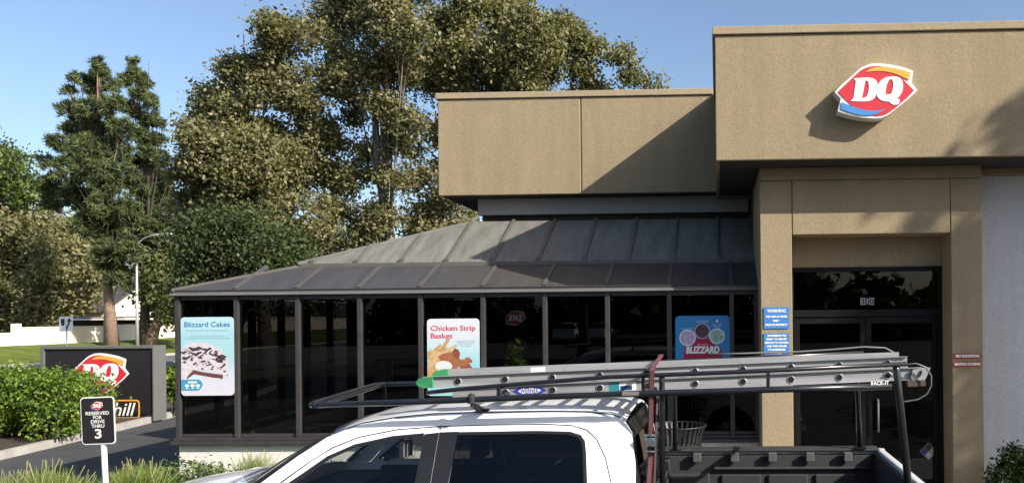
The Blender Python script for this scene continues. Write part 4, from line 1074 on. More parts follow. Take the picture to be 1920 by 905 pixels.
# green end caps, foot shoe, stickers
for key, dx in (('fly_near', 0), ('fly_far', 0)):
    F, L_, d, up, o = sec[key]; sg_ = 1 if key == 'fly_near' else -1
    g = MB(); a_ = F(-.055, 0, 0)
    ring = [(-.03, .012, .0), (-.055, .04, .006), (-.03, .07, .0), (.07, .079, -.003), (.07, -.003, -.003)]
    vs = [F(s, z, y) for s, z, y in ring] + [F(s, z, .04) for s, z, y in ring]
    n = 5; g.add(vs, [(0, 1, 2, 3, 4), tuple(range(9, 4, -1))] + [(i, (i + 1) % n, (i + 1) % n + n, i + n) for i in range(n)])
    g.build('end_cap', MT['green'], ld, bevel=.004)
F, L_, d, up, o = sec['base_near']
g = MB(); g.prism([[(L_ - .06, .012), (L_ + .03, .0), (L_ + .058, .006), (L_ + .02, .08), (L_ + .0, .095), (L_ - .06, .09), (L_ - .075, .06)], ell(L_ - .02, .045, .014, .03, 10, rot=.6)], .012, lambda x, y, t: tuple(F(x, y, -.008 + t)))
g.build('foot_shoe', MT['alu'], ld)
g = MB(); g.prism([rrect(L_ - .10, L_ + .02, .085, .125, .008)], .05, lambda x, y, t: tuple(F(x, y, -.01 + t))); g.build('foot_pad', mat('brown_rubber', (.07, .045, .04), .7), ld)
def sticker(nm, u0_, u1_, f0, f1, m, key='base_near', h=.082, lift=.0006):
    F, L_, d, up, o = sec[key]; A0 = F(0, 0, 0); s0 = (lad(u0_, 700) - A0).x; s1 = (lad(u1_, 700) - A0).x
    g = MB(); g.prism([[(s0, f0 * h), (s1, f0 * h), (s1, f1 * h), (s0, f1 * h)]], 0, lambda x, y, t: tuple(F(x, y, .0193 - lift))); return g.build(nm, m, ld), F, (s0, s1)
sticker('teal_sticker', 1141, 1160, .12, .88, mat('sticker_teal', (.03, .22, .26), .4)); sticker('white_sticker', 1160, 1192, .15, .86, MT['signwhite'])
sticker('navy_sticker', 1162, 1184, .45, .82, mat('sticker_navy', (.02, .06, .18), .4), lift=.0012)
blu = mat('sticker_blue', (.03, .04, .28), .4)
F, L_, d, up, o = sec['base_near']; s0 = (lad(958, 700) - F(0, 0, 0)).x; s1 = (lad(1024, 700) - F(0, 0, 0)).x; sm_ = (s0 + s1) / 2
g = MB(); g.prism([[(s0, .043), (s0 + .05, .018), (s1 - .05, .018), (s1, .043), (s1 - .05, .068), (s0 + .05, .068)]], 0, lambda x, y, t: tuple(F(x, y, .0185))); g.build('maker_sticker', blu, ld)
g = MB(); g.prism([[(s0 + .04, .043), (s0 + .07, .025), (s1 - .07, .025), (s1 - .04, .043), (s1 - .07, .061), (s0 + .07, .061)]], 0, lambda x, y, t: tuple(F(x, y, .0178))); g.build('sticker_field', MT['signwhite'], ld)
g = MB(); text_mb(g, 'WERNER', .05, lambda x, y, t: tuple(F(sm_ + x, .043 - y, .0170)), width=.125, bold=.0006); g.build('lettering', blu, ld)
F2 = sec['fly_far'][0]
g = MB(); s2 = (at(1010, 690, LF) - F2(0, 0, 0)).x; g.prism([[(s2 - .055, .012), (s2 + .055, .012), (s2 + .055, .05), (s2 - .055, .05)]], 0, lambda x, y, t: tuple(F2(x, y, .0252))); 
g.build('care_label', MT['signwhite'], ld)
# cable and red strap
g = MB()
pts = [at(u, v, 5.35) for u, v in ((1690, 684), (1718, 681), (1736, 688), (1746, 704), (1746, 722), (1738, 738), (1722, 748), (1700, 752), (1686, 753))]
g.tube(pts, .006, 6); tag(g.build('tie_cable', mat('cable_grey', (.10, .10, .10), .4)), 'thin dark cable looped off the rear end of the ladder rack', 'cable')
g = MB()
pts = [at(u, v, 6.2) for u, v in ((1330, 664), (1400, 662), (1500, 659), (1560, 655), (1620, 650), (1660, 652), (1678, 662), (1684, 672))]
g.tube(pts, .008, 6); tag(g.build('rope', mat('rope_grey', (.16, .155, .15), .7)), 'grey rope lying along the top of the ladder towards its foot', 'rope')
st = thing('ratchet_strap', 'red ratchet strap holding the ladder down to the pickup bed', 'strap', at(1221, 900, 5.12))
MT['strap'] = mat('strap_red', (.21, .008, .022), .75, var=.2, vscale=40); MT['strapmid'] = mat('strap_centre', (.085, .062, .062), .75)
def ribbon(pts, w, m, nm, par):
    g = MB(); rows = [[(p.x - w / 2, p.y, p.z), (p.x + w / 2, p.y, p.z)] for p in pts]; g.grid(rows, smooth=False); o = g.build(nm, m, par); o.modifiers.new('thickness', 'SOLIDIFY').thickness = .003; return o
sp = [at(1240, 664, 6.0), at(1237, 670, 5.85), at(1226, 684, 5.40), at(1222, 694, 5.168), at(1220.5, 750, 5.21), at(1219.5, 812, 5.23), at(1219, 860, 5.22), at(1216, 905, 5.2), at(1214, 945, 5.17)]
ribbon(sp, .036, MT['strap'], 'webbing', st); ribbon([p + Vector((0, -.004, .001)) for p in sp], .022, MT['strapmid'], 'centre_stripe', st)
ribbon([at(1233, 735, 5.40), at(1231, 800, 5.34), at(1228, 880, 5.3), at(1226, 945, 5.28)], .014, MT['strapmid'], 'tail', st)
g = MB(); c = at(1220, 830, 5.222)
for dx in (-.033, .033): g.box(c.x + dx - .006, c.x + dx + .006, c.y - .03, c.y + .012, c.z - .062, c.z + .062)
for dz_ in (-.052, -.012, .03, .054): g.tube([(c.x - .033, c.y - .018, c.z + dz_), (c.x + .033, c.y - .018, c.z + dz_)], .009, 8)
g.box(c.x - .028, c.x + .028, c.y - .036, c.y - .028, c.z - .008, c.z + .028)
g.build('buckle', MT['chrome'], st, bevel=.003)

# ================================================================== STREET SIDE
PYX = -43.0
def on_verge(X, Y):
    t = max(0, min(1, (-39.9 - X) / 8.4)); return 0.15 + 0.78 * (t * t * (3 - 2 * t))
# block wall on the far side of the verge
wX = -48.2
w = thing('block_wall', 'low cream block wall running behind the grass verge and the pines', 'wall', (wX, 70, .9))
g = MB()
segs = [(20, 53.6, 1.72), (53.8, 62, 2.08), (62.2, 71, 2.16), (71.2, 84, 2.3), (84.2, 110, 2.5), (110.2, 180, 2.8)]
for a, b, z in segs: g.box(wX - .2, wX, a, b, .3, z)
g.build('wall_face', MT['cream'], w)
g = MB()
for a, b, z in segs: g.box(wX - .24, wX + .04, a, b, z + .002, z + .07)
g.build('wall_cap', MT['cream'], w, bevel=.01)
g = MB()
for y in (53.7, 62.1, 71.1, 84.1, 110.1): g.box(wX - .3, wX + .08, y - .22, y + .22, .3, 2.4 if y < 80 else 2.9)
g.build('wall_post', MT['cream'], w)
# houses and a carport beyond the wall
MT['shingle'] = mat('dark_shingle', (.055, .05, .05), .9, var=.3, vscale=6); MT['housewall'] = mat('house_cream', (.66, .58, .46), .9, var=.06, vscale=1)
hs = thing('gable_house', 'cream gable house with dark shingle roof half hidden by trees beyond the wall', 'house', (-62, 66, .6))
g = MB(); g.box(-69, -62, 79, 89, .5, 3.7); g.prism([[(79, 3.7), (89, 3.7), (84, 6.4)]], 7, lambda x, y, t: (-69 + t, x, y)); g.build('wall', MT['housewall'], hs)
g = MB()
for a, b in (((78.4, 3.4), (84, 6.55)), ((89.6, 3.4), (84, 6.55))): g.prism([[(a[0], a[1]), (b[0], b[1]), (b[0], b[1] + .2), (a[0], a[1] + .2)]], 8, lambda x, y, t: (-69.5 + t, x, y))
g.build('roof', MT['shingle'], hs)
g = MB(); g.box(-61.99, -61.95, 82, 84.2, 1.6, 3.0); g.build('window', MT['bronze_dark'], hs)
cp = thing('carport', 'long flat grey carport roof on thin posts behind the cream wall', 'carport', (-54, 70, .6))
g = MB(); g.box(-56.5, -51.5, 68, 104, 2.75, 2.9); g.build('roof', MT['grey'], cp, bevel=.02)
g = MB(); g.box(-56.6, -51.4, 67.9, 104.1, 2.6, 2.745); g.build('fascia_board', MT['cream'], cp)
for y in (69, 78, 87, 96):
    g = MB(); g.box(-52.2, -52.05, y, y + .15, .5, 2.6); g.build('post', MT['bronze_dark'], cp)
g = MB(); g.box(-56.4, -56.2, 68, 104, .5, 2.6); g.build('back_screen', MT['shingle'], cp)
# street lamp
ly = 55.8; b_ = at(257.5, 640, ly); top_ = at(256, 470, ly)
sl_ = thing('street_lamp', 'tall pale street lamp with one curved arm among the pines', 'street lamp', (b_.x, ly, .2))
g = MB(); g.tube([(b_.x, ly, .2), (b_.x, ly, 3), (top_.x, ly, top_.z)], [.12, .10, .065], 10); g.build('pole', MT['galv'], sl_)
g = MB(); g.tube([at(u, v, ly) for u, v in ((256, 471), (257, 462), (262, 453), (270, 446.5), (284, 441), (300, 439))], [.055, .05, .045, .042, .04, .038], 8); g.build('arm', MT['galv'], sl_)
a, b = at(299, 439.2, ly), at(323, 438.2, ly)
g = MB(); g.tube([a, a.lerp(b, .3), b.lerp(a, .15), b], [.05, .11, .10, .04], 10); g.build('lamp_head', MT['galv'], sl_)
# keep-right sign
ky = 36.0; c = at(123.5, 607, ky); hw_ = 13.6 * ky / FPX
ks = thing('keep_right_sign', 'square white keep-right traffic sign with a curved black arrow behind the monument sign', 'traffic sign', (c.x, ky, 0))
fk = lambda L: (lambda x, y, t: (c.x + x * hw_, ky - .004 * L + t, c.z + y * hw_))
g = MB(); g.prism([rrect(-1, 1, -1.05, 1.05, .12)], .01, fk(0)); g.build('plate', MT['white'], ks)
g = MB(); g.prism([[(-.72, .72), (-.18, .72), (-.18, .1), (-.3, -.2), (-.45, -.3), (-.6, -.2), (-.72, .1)]], .002, fk(1)); g.build('island_mark', MT['black'], ks)
g = MB(); g.prism([[(.0, -.85), (.2, -.85), (.25, -.5), (.55, .0), (.6, .35), (.85, .35), (.5, .85), (.12, .35), (.36, .35), (.3, .05), (.02, -.4)]], .002, fk(1)); g.build('arrow', MT['black'], ks)
g = MB(); g.tube([(c.x, ky + .04, 0), (c.x, ky + .04, c.z + hw_ * .9)], .035, 8); g.build('post', MT['galv'], ks)

# ================================================================== TREES
L_ = {'syc_olive': leafmat('sycamore_olive', (.172, .166, .074)), 'syc_tan': leafmat('sycamore_tan', (.275, .240, .145)), 'syc_dark': leafmat('sycamore_green', (.082, .090, .040)), 'syc_lime': leafmat('sycamore_yellow', (.222, .220, .09)),
      'pine': leafmat('pine_green', (.078, .104, .036), .25), 'pine_l': leafmat('pine_pale', (.125, .155, .060), .25), 'pine_d': leafmat('pine_dark', (.034, .046, .020), .1),
      'lime': leafmat('bright_green', (.12, .165, .035)), 'dk': leafmat('deep_green', (.035, .055, .020)), 'mid': leafmat('mid_green', (.06, .088, .028)),
      'hedge': leafmat('hedge_green', (.11, .18, .022)), 'hedge_l': leafmat('hedge_yellow', (.24, .32, .045)), 'hedge_d': leafmat('hedge_dark', (.040, .075, .014)),
      'grass': leafmat('ornamental_grass', (.17, .25, .045)), 'grass_p': leafmat('grass_pale', (.30, .29, .13)), 'cover': leafmat('ground_cover', (.10, .14, .065))}
BK = {'pale': mat('sycamore_bark', (.20, .17, .135), .9, var=.45, vscale=4), 'red': mat('pine_bark', (.19, .095, .065), .95, var=.35, vscale=6), 'dark': mat('dark_bark', (.07, .055, .045), .95, var=.3, vscale=6), 'redpale': mat('weathered_bark', (.22, .15, .115), .95, var=.4, vscale=4)}
SY = ['syc_olive', 'syc_tan', 'syc_dark', 'syc_lime']
sm = [L_[k] for k in SY]
TA = [(415, 195, 48), (375, 250, 34), (410, 280, 55), (365, 325, 32), (400, 345, 50), (385, 400, 48), (480, 140, 52), (520, 80, 42), (520, 55, 22), (470, 235, 62), (525, 190, 50), (470, 320, 55), (450, 400, 55), (520, 400, 45), (540, 300, 40), (500, 260, 40), (430, 125, 22), (355, 370, 22)]
TB = [(590, 70, 66), (580, 160, 62), (650, 10, 70), (670, 110, 72), (740, 40, 72), (750, 130, 72), (650, 200, 50), (570, 330, 48), (630, 330, 42), (610, 420, 52), (680, 440, 52), (720, 400, 40), (760, 240, 45), (720, 210, 40), (740, 330, 36), (790, 330, 48), (820, 400, 50), (800, 260, 45), (850, 440, 40), (560, 450, 40), (700, -80, 90), (610, -40, 50), (800, -60, 70), (640, 270, 30), (600, 240, 45), (560, 250, 35), (700, 300, 40), (640, 385, 42), (660, 330, 34), (545, 360, 42), (600, 465, 50), (525, 450, 42), (660, 470, 40), (700, 460, 40), (610, 300, 40), (740, 280, 34), (800, 395, 46), (835, 440, 42), (790, 450, 42), (860, 400, 36), (850, 350, 34), (880, 430, 28)]
TCc = [(830, 130, 62), (850, 60, 62), (910, 30, 68), (900, 120, 65), (970, 90, 66), (960, 160, 55), (1030, 60, 52), (1040, 130, 58), (1095, 100, 45), (1105, 160, 42), (1160, 110, 24), (1180, 145, 26), (1215, 160, 14), (1243, 156, 8), (870, 200, 60), (960, -10, 40), (1000, 200, 60), (1100, 210, 50)]
ty = 30.0
def shr(bl):                          # break each lobe of a crown into smaller leafy boughs with gaps between
    q = random.Random(len(bl)); out = []
    for (x, y, z, r) in bl:
        for _ in range(5):
            d = Vector((q.gauss(0, 1), q.gauss(0, 1), q.gauss(0, 1))).normalized() * r * q.uniform(.35, .78)
            out.append((x + d.x, y + d.y, z + d.z, r * q.uniform(.36, .58)))
    return out
def gb(u, Y): p = at(u, 600, Y); return (p.x, p.y, 0.0)
tree('sycamore_tree', 'leftmost of the big olive-brown sycamores, leaning out over the sunroom roof', gb(505, ty), shr(pxblobs(TA, ty, .9, 2)), 78000, .175, sm, [4, 3, 3.2, 1.2], BK['pale'], .28, .40, 30, 11, 'sycamores behind the restaurant', shell=.4, limb_r=.2, limb_max=14)
tree('sycamore_tree', 'tallest sycamore with sky gaps and pale limbs, in the middle behind the sunroom roof', gb(765, ty + 2), shr(pxblobs(TB, ty + 2, .9, 4)), 88000, .175, sm, [4, 3.4, 2.8, 1.4], BK['pale'], .28, .40, 30, 12, 'sycamores behind the restaurant', shell=.4, limb_r=.2, limb_max=14)
tree('sycamore_tree', 'greener sycamore whose crown rises above the left tan fascia', gb(960, ty + 3), shr(pxblobs(TCc, ty + 3, .9, 6)), 74000, .175, sm, [4.4, 2, 3, 2], BK['pale'], .28, .40, 30, 13, 'sycamores behind the restaurant', shell=.4, limb_r=.2, limb_max=14)
P1 = [(187, 118, 10), (190, 138, 16), (150, 152, 13), (175, 165, 20), (208, 160, 16), (132, 172, 10), (215, 195, 22), (165, 205, 26), (125, 208, 16), (190, 235, 30), (140, 245, 24), (228, 240, 20), (110, 270, 18), (165, 285, 32), (215, 285, 28), (85, 305, 14), (130, 320, 28), (190, 330, 34), (235, 330, 24), (95, 345, 22), (150, 370, 30), (210, 385, 34), (245, 400, 26), (170, 420, 26), (215, 440, 34), (200, 480, 30), (240, 470, 26), (100, 380, 18), (225, 520, 24)]
P2 = [(247, 116, 9), (250, 140, 12), (266, 145, 9), (238, 150, 10), (272, 160, 10), (258, 178, 14), (280, 190, 13), (245, 205, 14), (285, 215, 10), (268, 225, 13), (295, 232, 12), (260, 255, 16), (290, 262, 13), (305, 258, 9), (275, 285, 16), (300, 300, 16), (255, 305, 15), (285, 330, 20), (318, 335, 12), (265, 350, 22), (305, 365, 22), (330, 375, 14), (280, 395, 26), (320, 410, 22), (350, 420, 14), (290, 435, 26), (260, 440, 22), (330, 450, 18)]
pm = [L_['pine'], L_['pine_l'], L_['pine_d']]
py_ = 57.0
tree('pine_tree', 'taller pine with a full crown and a bare reddish trunk on the verge', (at(210, 640, py_).x, py_, .45), [(a, b, c, d * .98) for a, b, c, d in pxblobs(P1, py_, .9, 5)], 66000, .52, pm, [4, 3, 2.2], BK['redpale'], .40, .75, 44, 21, 'pines on the verge', shell=.45, wr=.13, fork=.62, limb_r=.2, upw=0, outw=0, limb_max=30, tuft=True)
tree('pine_tree', 'slimmer, thinner pine behind the street lamp, right beside the taller pine', (at(272, 640, py_ + 3).x, py_ + 3, .45), [(a, b, c, d * 1.0) for a, b, c, d in pxblobs(P2, py_ + 3, .9, 7)], 44000, .50, pm, [4, 3, 2.2], BK['dark'], .34, .65, 44, 22, 'pines on the verge', shell=.45, wr=.13, fork=.62, limb_r=.2, upw=0, outw=0, limb_max=30, tuft=True)
FL = [(10, 320, 34), (-30, 300, 50), (40, 335, 22), (30, 300, 16), (12, 285, 12), (55, 360, 26), (15, 370, 40), (85, 375, 20), (-30, 380, 50)]
tree('broadleaf_tree', 'bright green tree at the far left beyond the olive one', (at(0, 600, 75).x, 75, .6), pxblobs(FL, 75, .8, 8), 9000, .42, [L_['lime'], L_['mid'], L_['dk']], [5, 2, 1.4], BK['dark'], .35, .9, 14, 31)
LB = [(30, 430, 42), (90, 430, 40), (140, 440, 36), (60, 480, 52), (125, 490, 50), (170, 480, 28), (15, 500, 50), (90, 540, 46), (150, 545, 36), (20, 570, 46), (70, 590, 34), (120, 580, 28), (-40, 470, 70), (-50, 560, 70), (185, 520, 16), (15, 605, 22), (50, 600, 22)]
tree('broadleaf_tree', 'wide olive tree hanging over the cream wall at the left edge', (at(30, 640, 75).x, 75, .5), pxblobs(LB, 74, .8, 9), 36000, .42, [L_['syc_olive'], L_['syc_tan'], L_['syc_dark'], L_['syc_lime']], [3, 3.5, .8, 3.5], BK['dark'], .4, .8, 14, 32)
RB = [(300, 470, 34), (340, 460, 30), (365, 490, 26), (310, 520, 40), (355, 530, 30), (290, 555, 26), (335, 570, 30), (370, 560, 22), (275, 510, 26), (380, 520, 18), (320, 600, 16)]
tree('broadleaf_tree', 'yellow-green tree on a stout trunk between the street lamp and the sunroom', (at(278, 640, 60).x, 60, .55), pxblobs(RB, 60, .8, 10), 11000, .36, [L_['syc_olive'], L_['lime'], L_['mid'], L_['syc_dark']], [4, 3, 3, 2], BK['redpale'], .42, .8, 14, 33)
DB = [(385, 440, 34), (420, 425, 34), (375, 490, 34), (430, 470, 44), (400, 540, 44), (480, 450, 40), (500, 490, 40), (540, 470, 34), (565, 490, 26), (440, 530, 40), (355, 470, 16), (365, 540, 30), (460, 415, 24)]
tree('evergreen_tree', 'dark green evergreen filling the gap under the sycamores beside the sunroom roof', (at(440, 600, 27).x, 27, 0.1), shr(pxblobs(DB, 27, .9, 11)), 26000, .15, [L_['dk'], L_['mid'], L_['pine'], L_['syc_dark']], [3, 4, 2, 2], BK['dark'], .3, .6, 14, 34)
# far row of trees that closes the view beyond the houses
C, D, k, g_ = blob_leaves([(x, y, z, r) for x, y, z, r in [(-100 + 0 * i, 30 + 9 * i, 4 + 1.5 * math.sin(i * 2.1), 6.0 + 1.3 * math.sin(i * 1.3)) for i in range(16)] + [(-84 + 7 * i, 150, 4, 6) for i in range(16)]], 26000, 1.2, 12, 71)
o = leaf_mesh('treeline', C, .8 * g_.uniform(.6, 1.2, len(C)), D, g_.integers(0, 3, len(C)), [L_['dk'], L_['mid'], L_['syc_dark']], None, .6, .5, 72)
tag(o, kind='stuff')

# trees across the parking lot (they shade the right-hand wall and show in the glass)
def loose_crown(cx, cy, cz, R, n, seed, fl=.8):
    q = random.Random(seed); out = []
    for i in range(n):
        d = Vector((q.gauss(0, 1), q.gauss(0, 1), q.gauss(0, .8))).normalized() * R * q.uniform(.2, .85)
        out.append((cx + d.x, cy + d.y, cz + d.z * fl, R * q.uniform(.25, .42)))
    return out
# the crown is laid out from the shade it throws: (X, z) on the wall and radius, carried back along the sun
SD = Vector((1.7, -1.0, 1.22)); q = random.Random(5); SB_ = []
for (x, z, r) in ((4.6, .6, .9), (4.7, 2.0, .9), (4.6, 3.4, .9), (5.9, 1.2, 1.0), (5.9, 2.8, 1.0), (5.9, 4.3, 1.0), (7.1, 2.2, 1.0), (7.1, 3.9, 1.0), (4.55, 1.3, .7), (4.2, 2.7, .7), (4.15, 3.7, .6), (4.9, 4.7, .55), (5.5, 5.2, .6), (8.2, 3, .9),
                  (3.35, 3.7, .34), (3.2, 3.3, .32), (3.5, 3.1, .4), (3.15, 2.6, .22), (3.8, 2.2, .28), (3.35, .7, .3), (3.25, .2, .3), (3.75, .5, .45), (3.1, 1.9, .16), (3.12, 1.45, .16), (4.0, 4.55, .24), (4.4, 4.75, .26), (2.55, 3.72, .14), (2.75, 3.86, .16), (2.48, 3.86, .15), (2.75, 4.05, .2), (2.98, 4.2, .2), (3.2, 4.35, .2), (3.75, 4.3, .3)):
    t = q.uniform(5.0, 6.6); SB_.append((x + SD.x * t, 10.3 + SD.y * t, z + SD.z * t, r))
tree('lot_tree', 'leafy parking lot tree right of the pickup that throws its shade on the grey wall', (16.2, 4.4, 0), SB_, 11000, .23, sm, [3, 1, 3, 1], BK['pale'], .22, .22, 12, 41, limb_max=12)
lt = tree('lot_tree', 'dark parking lot tree mirrored in the entrance transom, nearest the door', (-3, -27, 0), loose_crown(-3, -27, 6.6, 4.2, 20, 15, .62), 11000, .5, [L_['dk'], L_['mid']], [3, 2], BK['dark'], .22, .7, 12, 42, 'trees across the parking lot')
for i, (x, y, s_) in enumerate(((8, -30, 1.0), (17, -26, 1.1), (-13, -29, 1.15), (-24, -25, 1.0), (27, -31, 1.2), (-34, -30, 1.2), (38, -28, 1.1))):
    c_ = copy_tree(lt); c_.location = (x, y, 0); c_.scale = (s_, s_, s_); c_.rotation_euler = (0, 0, i * 1.7)
    c_['label'] = 'dark parking lot tree across the asphalt, mirrored in the dark window glass'
lt['label'] = 'dark parking lot tree across the asphalt, mirrored in the dark window glass'
C, D, k, g_ = blob_leaves([(-75 + 7.5 * i, -58 - 4 * math.sin(i), 2.0 + .7 * math.sin(i * 2.3), 3.7) for i in range(21)], 34000, 1.2, 12, 81, .3)
o = leaf_mesh('lot_treeline', C, 1.3 * g_.uniform(.6, 1.2, len(C)), D, g_.integers(0, 2, len(C)), [L_['dk'], L_['mid']], None, .7, .5, 82); tag(o, kind='stuff')

# ================================================================== HEDGE, GRASSES, SHRUBS
hd = thing('hedge', 'dense bright green clipped hedge in front of the monument sign', 'hedge', (-17, 17, .13))
def hz(v, u, Y): return at(u, v, Y)
HB = []
for (u, v, r) in ((-80, 760, 70), (-20, 750, 62), (20, 745, 52), (70, 745, 52), (110, 750, 48), (120, 772, 32), (132, 788, 22), (-60, 810, 50), (0, 800, 46), (50, 795, 44), (100, 790, 40), (122, 792, 28), (30, 718, 25), (75, 716, 24), (100, 722, 20), (126, 732, 15), (142, 756, 13), (-20, 720, 36), (-80, 715, 40)):
    Yh = 16.6 + .6 * math.sin(u * .05); p = at(u, v, Yh); HB.append((p.x, p.y, p.z, r * Yh / FPX))
HB += [(b[0], b[1] + .7, b[2], b[3]) for b in HB[:9]]
C, D, k, g_ = blob_leaves(HB, 42000, .14, 9, 91, .72)
nc = k.max() + 1; cm = g_.choice(3, nc, p=[.5, .28, .22]); mi = np.where(g_.random(len(k)) < .6, cm[k], g_.choice(3, len(k), p=[.5, .28, .22]))
kp_ = C[:, 2] > .16
leaf_mesh('foliage', C[kp_], .085 * g_.uniform(.6, 1.3, kp_.sum()), D[kp_], mi[kp_], [L_['hedge'], L_['hedge_l'], L_['hedge_d']], hd, .5, .5, 92)
g = MB(); q = random.Random(3)
for b in HB:
    for _ in range(4):
        x, y = b[0] + q.uniform(-.3, .3), b[1] + q.uniform(-.2, .2); g.tube([(x, y, .1), (x + q.uniform(-.1, .1), y, b[2] * .6), (b[0] + q.uniform(-.3, .3), b[1], b[2] + b[3] * .4)], [.02, .015, .006], 5)
g.build('stems', BK['dark'], hd)
# a few flowering stems rising out of the hedge
# shrub between the monument and the sunroom
def shrub(name, label, base, blobs, n, leaf, mats, wts, seed, clump=.12, wr=.5, group=None):
    t = thing(name, label, 'shrub', base, group)
    C, D, k, g_ = blob_leaves(blobs, n, clump, 9, seed, .5)
    mi = g_.choice(len(mats), len(k), p=np.array(wts) / sum(wts)); kp_ = C[:, 2] > base[2]
    leaf_mesh('foliage', C[kp_], leaf * g_.uniform(.6, 1.3, kp_.sum()), D[kp_], mi[kp_], mats, t, wr, .4, seed + 1)
    g = MB(); q = random.Random(seed)
    for b in blobs:
        for _ in range(3): g.tube([(base[0] + q.uniform(-.08, .08), base[1] + q.uniform(-.08, .08), base[2]), (b[0] + q.uniform(-.1, .1), b[1], b[2])], [.014, .005], 5)
    g.build('stems', BK['dark'], t)
    return t
bb = pxblobs([(320, 705, 14), (330, 740, 14), (318, 735, 10), (335, 690, 10), (345, 720, 20)], 20.5, .3, 3)
shrub('shrub', 'pale green shrub squeezed between the monument sign and the sunroom corner', (at(330, 770, 20.5).x, 20.5, .13), bb, 1400, .16, [L_['hedge'], L_['hedge_l'], L_['hedge_d']], [2, 2, 1], 51, .12, .4)
bb = pxblobs([(1900, 862, 24), (1880, 885, 22), (1915, 890, 28), (1935, 870, 30), (1862, 897, 14), (1895, 842, 10), (1915, 850, 12)], 9.75, .4, 4)
shrub('shrub', 'dark leafy shrub in the shade at the foot of the grey wall', (at(1905, 905, 9.75).x, 9.75, .15), bb, 3000, .065, [L_['dk'], L_['mid'], L_['hedge_d']], [3, 2, 2], 52, .07, .45)
# fountain grasses: two shapes, copied
def grass_clump(seed, n=1500, h=.66):
    q = random.Random(seed); g = MB(); g2 = MB()
    for i in range(n):
        a = q.uniform(0, 2 * math.pi); sp = abs(q.gauss(0, .32)); ln = h * q.uniform(.6, 1.15); w_ = q.uniform(.004, .009)
        bx, by = q.gauss(0, .09), q.gauss(0, .09); dx, dy = math.cos(a), math.sin(a)
        pts = []
        for k in range(5):
            t = k / 4; out = sp * t ** 1.6 * 1.1; z = ln * (t - .28 * sp * 2.0 * t ** 2.6)
            pts.append(Vector((bx + dx * out, by + dy * out, max(.01, z))))
        sx, sy = -dy * w_, dx * w_
        rows = [[(p.x - sx * (1 - k / 4.3), p.y - sy * (1 - k / 4.3), p.z), (p.x + sx * (1 - k / 4.3), p.y + sy * (1 - k / 4.3), p.z)] for k, p in enumerate(pts)]
        g.grid(rows, mi=(1 if q.random() < .15 else 0))
        if i % 36 == 0:
            s_ = pts[1]; rise = Vector((0, 0, .10 + .08 * q.random()))
            e = pts[3] + Vector((dx * .05, dy * .05, .0)) + rise * 1.7
            g2.tube([s_, pts[2] + rise * .6, e], [.0015, .002, .005], 4)
    return g, g2
def place_grass(i, x, y, z, s_, label):
    global gp
    gname = 'fountain_grass'; grp = 'fountain grasses in the planting beds'
    if i < 2:
        g, g2 = grass_clump(60 + i); t = thing(gname, label, 'grass clump', (0, 0, 0), grp)
        g.build('blades', [L_['grass'], L_['grass_p']], t, fix=False); g2.build('plumes', L_['grass_p'], t, fix=False); gp.append(t)
    else: t = copy_tree(gp[i % 2])
    t.location = (x, y, z); t.scale = (s_, s_, s_); t.rotation_euler = (0, 0, i * 1.3); t['label'] = label
gp = []
GR = [(85, 892, 9.0, 1.05, 'large fountain grass at the bottom left corner, left of the reserved sign'), (270, 890, 9.6, .95, 'fountain grass between the reserved sign and the sunroom corner'),
      (475, 868, 10.3, .9, 'fountain grass against the white knee wall just ahead of the windscreen'), (752, 868, 10.2, 1.0, 'fountain grass seen through the side windows of the pickup'),
      (20, 900, 9.2, .85, 'small fountain grass cut by the left picture edge'), (235, 893, 10.2, .72, 'short fountain grass just right of the white sign post'),
      (430, 878, 9.8, .66, 'short fountain grass nearest the bonnet of the pickup'), (135, 898, 9.4, .8, 'fountain grass touching the left side of the reserved sign post'), (880, 868, 10.2, .9, 'fountain grass behind the dark rear door glass of the pickup')]
for i, (u, v, Y, s_, lb) in enumerate(GR):
    p = at(u, v, Y); place_grass(i, p.x, p.y, .14, s_ * (1.0), lb)
# low ground cover in the bed: nobody could count it
g_ = np.random.default_rng(5); n = 42000
X = g_.uniform(-8.4, -1.4, n); Y = g_.uniform(8.1, 10.85, n)
hgt = .14 + (.26 + .12 * np.sin(X * 3.1 + 1) * np.cos(Y * 4.2)) * g_.random(n) ** .5
keep = np.sin(X * 2.1) + np.cos(Y * 2.7 + X) > -.9
C = np.stack([X, Y, hgt], 1)[keep]
o = leaf_mesh('ground_cover', C, .075 * g_.uniform(.5, 1.3, len(C)), np.tile([0, 0, 1.], (len(C), 1)), g_.integers(0, 3, len(C)), [L_['cover'], L_['mid'], L_['hedge']], None, .5, .5, 6)
tag(o, 'low green ground cover between the grasses', kind='stuff')
# white bollard post beyond the pickup
p = at(722, 880, 8.6)
tag((lambda g: (g.lathe([(.001, 0.9), (.03, .895), (.034, .88), (.034, 0), (.001, 0)], (p.x, 8.6, .14 - .0), n=14), g.build('marker_post', MT['white']))[1])(MB()), 'slim white post in the bed seen through the pickup side window', 'post')
# potted plant inside the dining room
pp = at(968, 690, GY + .55)
t = thing('potted_plant', 'leafy potted plant standing inside the dark window behind the ladder', 'plant', (pp.x, GY + .55, .15))
g = MB(); g.lathe([(.001, .15), (.15, .15), (.19, .55), (.17, .55), (.001, .50)], (pp.x, GY + .55, 0), n=18); g.build('pot', mat('pot_clay', (.2, .1, .06), .7), t)
C, D, k, g_ = blob_leaves([(pp.x, GY + .55, 1.0 + .16 * i, .17 - .012 * i) for i in range(8)], 900, .08, 8, 66, .4)
leaf_mesh('foliage', C, .13 * g_.uniform(.6, 1.2, len(C)), D, g_.integers(0, 2, len(C)), [L_['hedge_l'], L_['hedge']], t, .4, .2, 67)
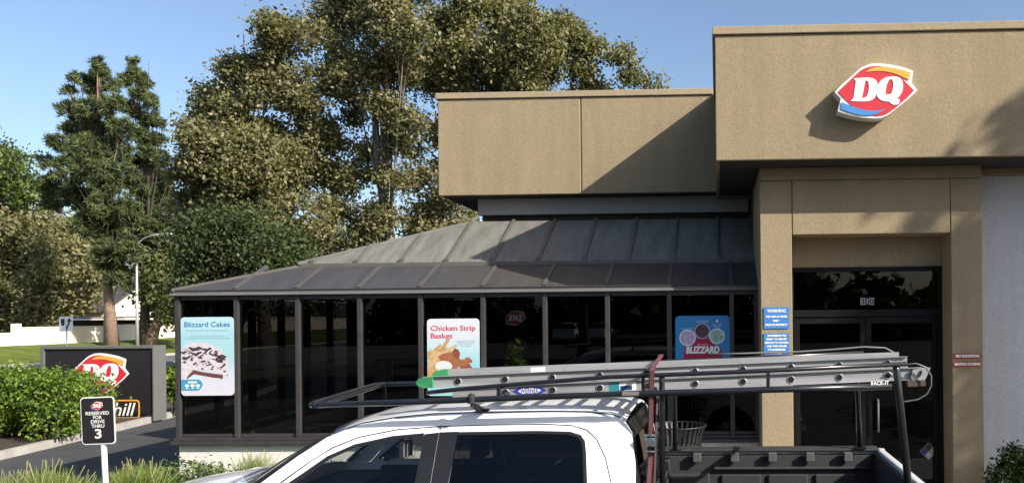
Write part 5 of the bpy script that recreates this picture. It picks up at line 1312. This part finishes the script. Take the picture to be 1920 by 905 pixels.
# dining tables inside
for i, x in enumerate((-6.2, -4.4, -1.4)):
    t = thing('dining_table', ['dining table just inside the corner windows', 'dining table inside the middle windows', 'dining table inside the shaded right windows'][i], 'table', (x, 12.4, .15), 'dining tables')
    g = MB(); g.box(x - .4, x + .4, 12.0, 12.8, .87, .90); g.build('tabletop', MT['greyl'], t, bevel=.01)
    g = MB(); g.tube([(x, 12.4, .16), (x, 12.4, .87)], .04, 8); g.lathe([(.25, .15), (.25, .18), (.04, .2)], (x, 12.4, 0)); g.build('pedestal', MT['black'], t)

# little red shop emblem hanging inside, seen through the clear strip of glass
e_ = at(966, 596, GY + .5); t = thing('hanging_sign', 'small red emblem hanging inside the clear strip of window above the potted plant', 'sign', e_)
emblem(t, .16, lambda x, y, tt: (e_.x + x, e_.y + tt, e_.z + y), lift=.003)
g = MB(); g.tube([(e_.x, e_.y + .004, e_.z + .1), (e_.x, e_.y + .004, e_.z + .28)], .003, 5); g.build('wire', MT['grey'], t)

# low shrubs of ground cover massed against the knee wall
HB2 = [(x, 10.45 + .15 * math.sin(x * 5), .30 + .05 * math.sin(x * 3.3), .30) for x in np.arange(-7.5, -2.0, .22)] + [(x, 9.6 + .2 * math.sin(x * 4), .22, .26) for x in np.arange(-7.6, -2.2, .25)]
C, D, k, g_ = blob_leaves(HB2, 22000, .10, 9, 95, .6); kp_ = C[:, 2] > .15
o = leaf_mesh('bed_planting', C[kp_], .07 * g_.uniform(.5, 1.3, kp_.sum()), D[kp_], g_.integers(0, 3, kp_.sum()), [L_['cover'], L_['mid'], L_['grass']], None, .35, .5, 96)
tag(o, 'low leafy planting along the foot of the white knee wall', kind='stuff')
# two pickups parked across the lot: they show only as reflections in the shaded panes
for i, (u, lb) in enumerate(((1182, 'white pickup parked across the lot, left of two mirrored in the shaded window panes'), (1238, 'white pickup parked across the lot, right of two mirrored in the shaded window panes'))):
    c_ = copy_tree(trk); c_['label'] = lb; c_['group'] = 'pickups mirrored in the glass'
    c_.location = ((u - 1345) / 1500 * 74, -52, 0); c_.rotation_euler = (0, 0, math.radians(90 + 8 * i))
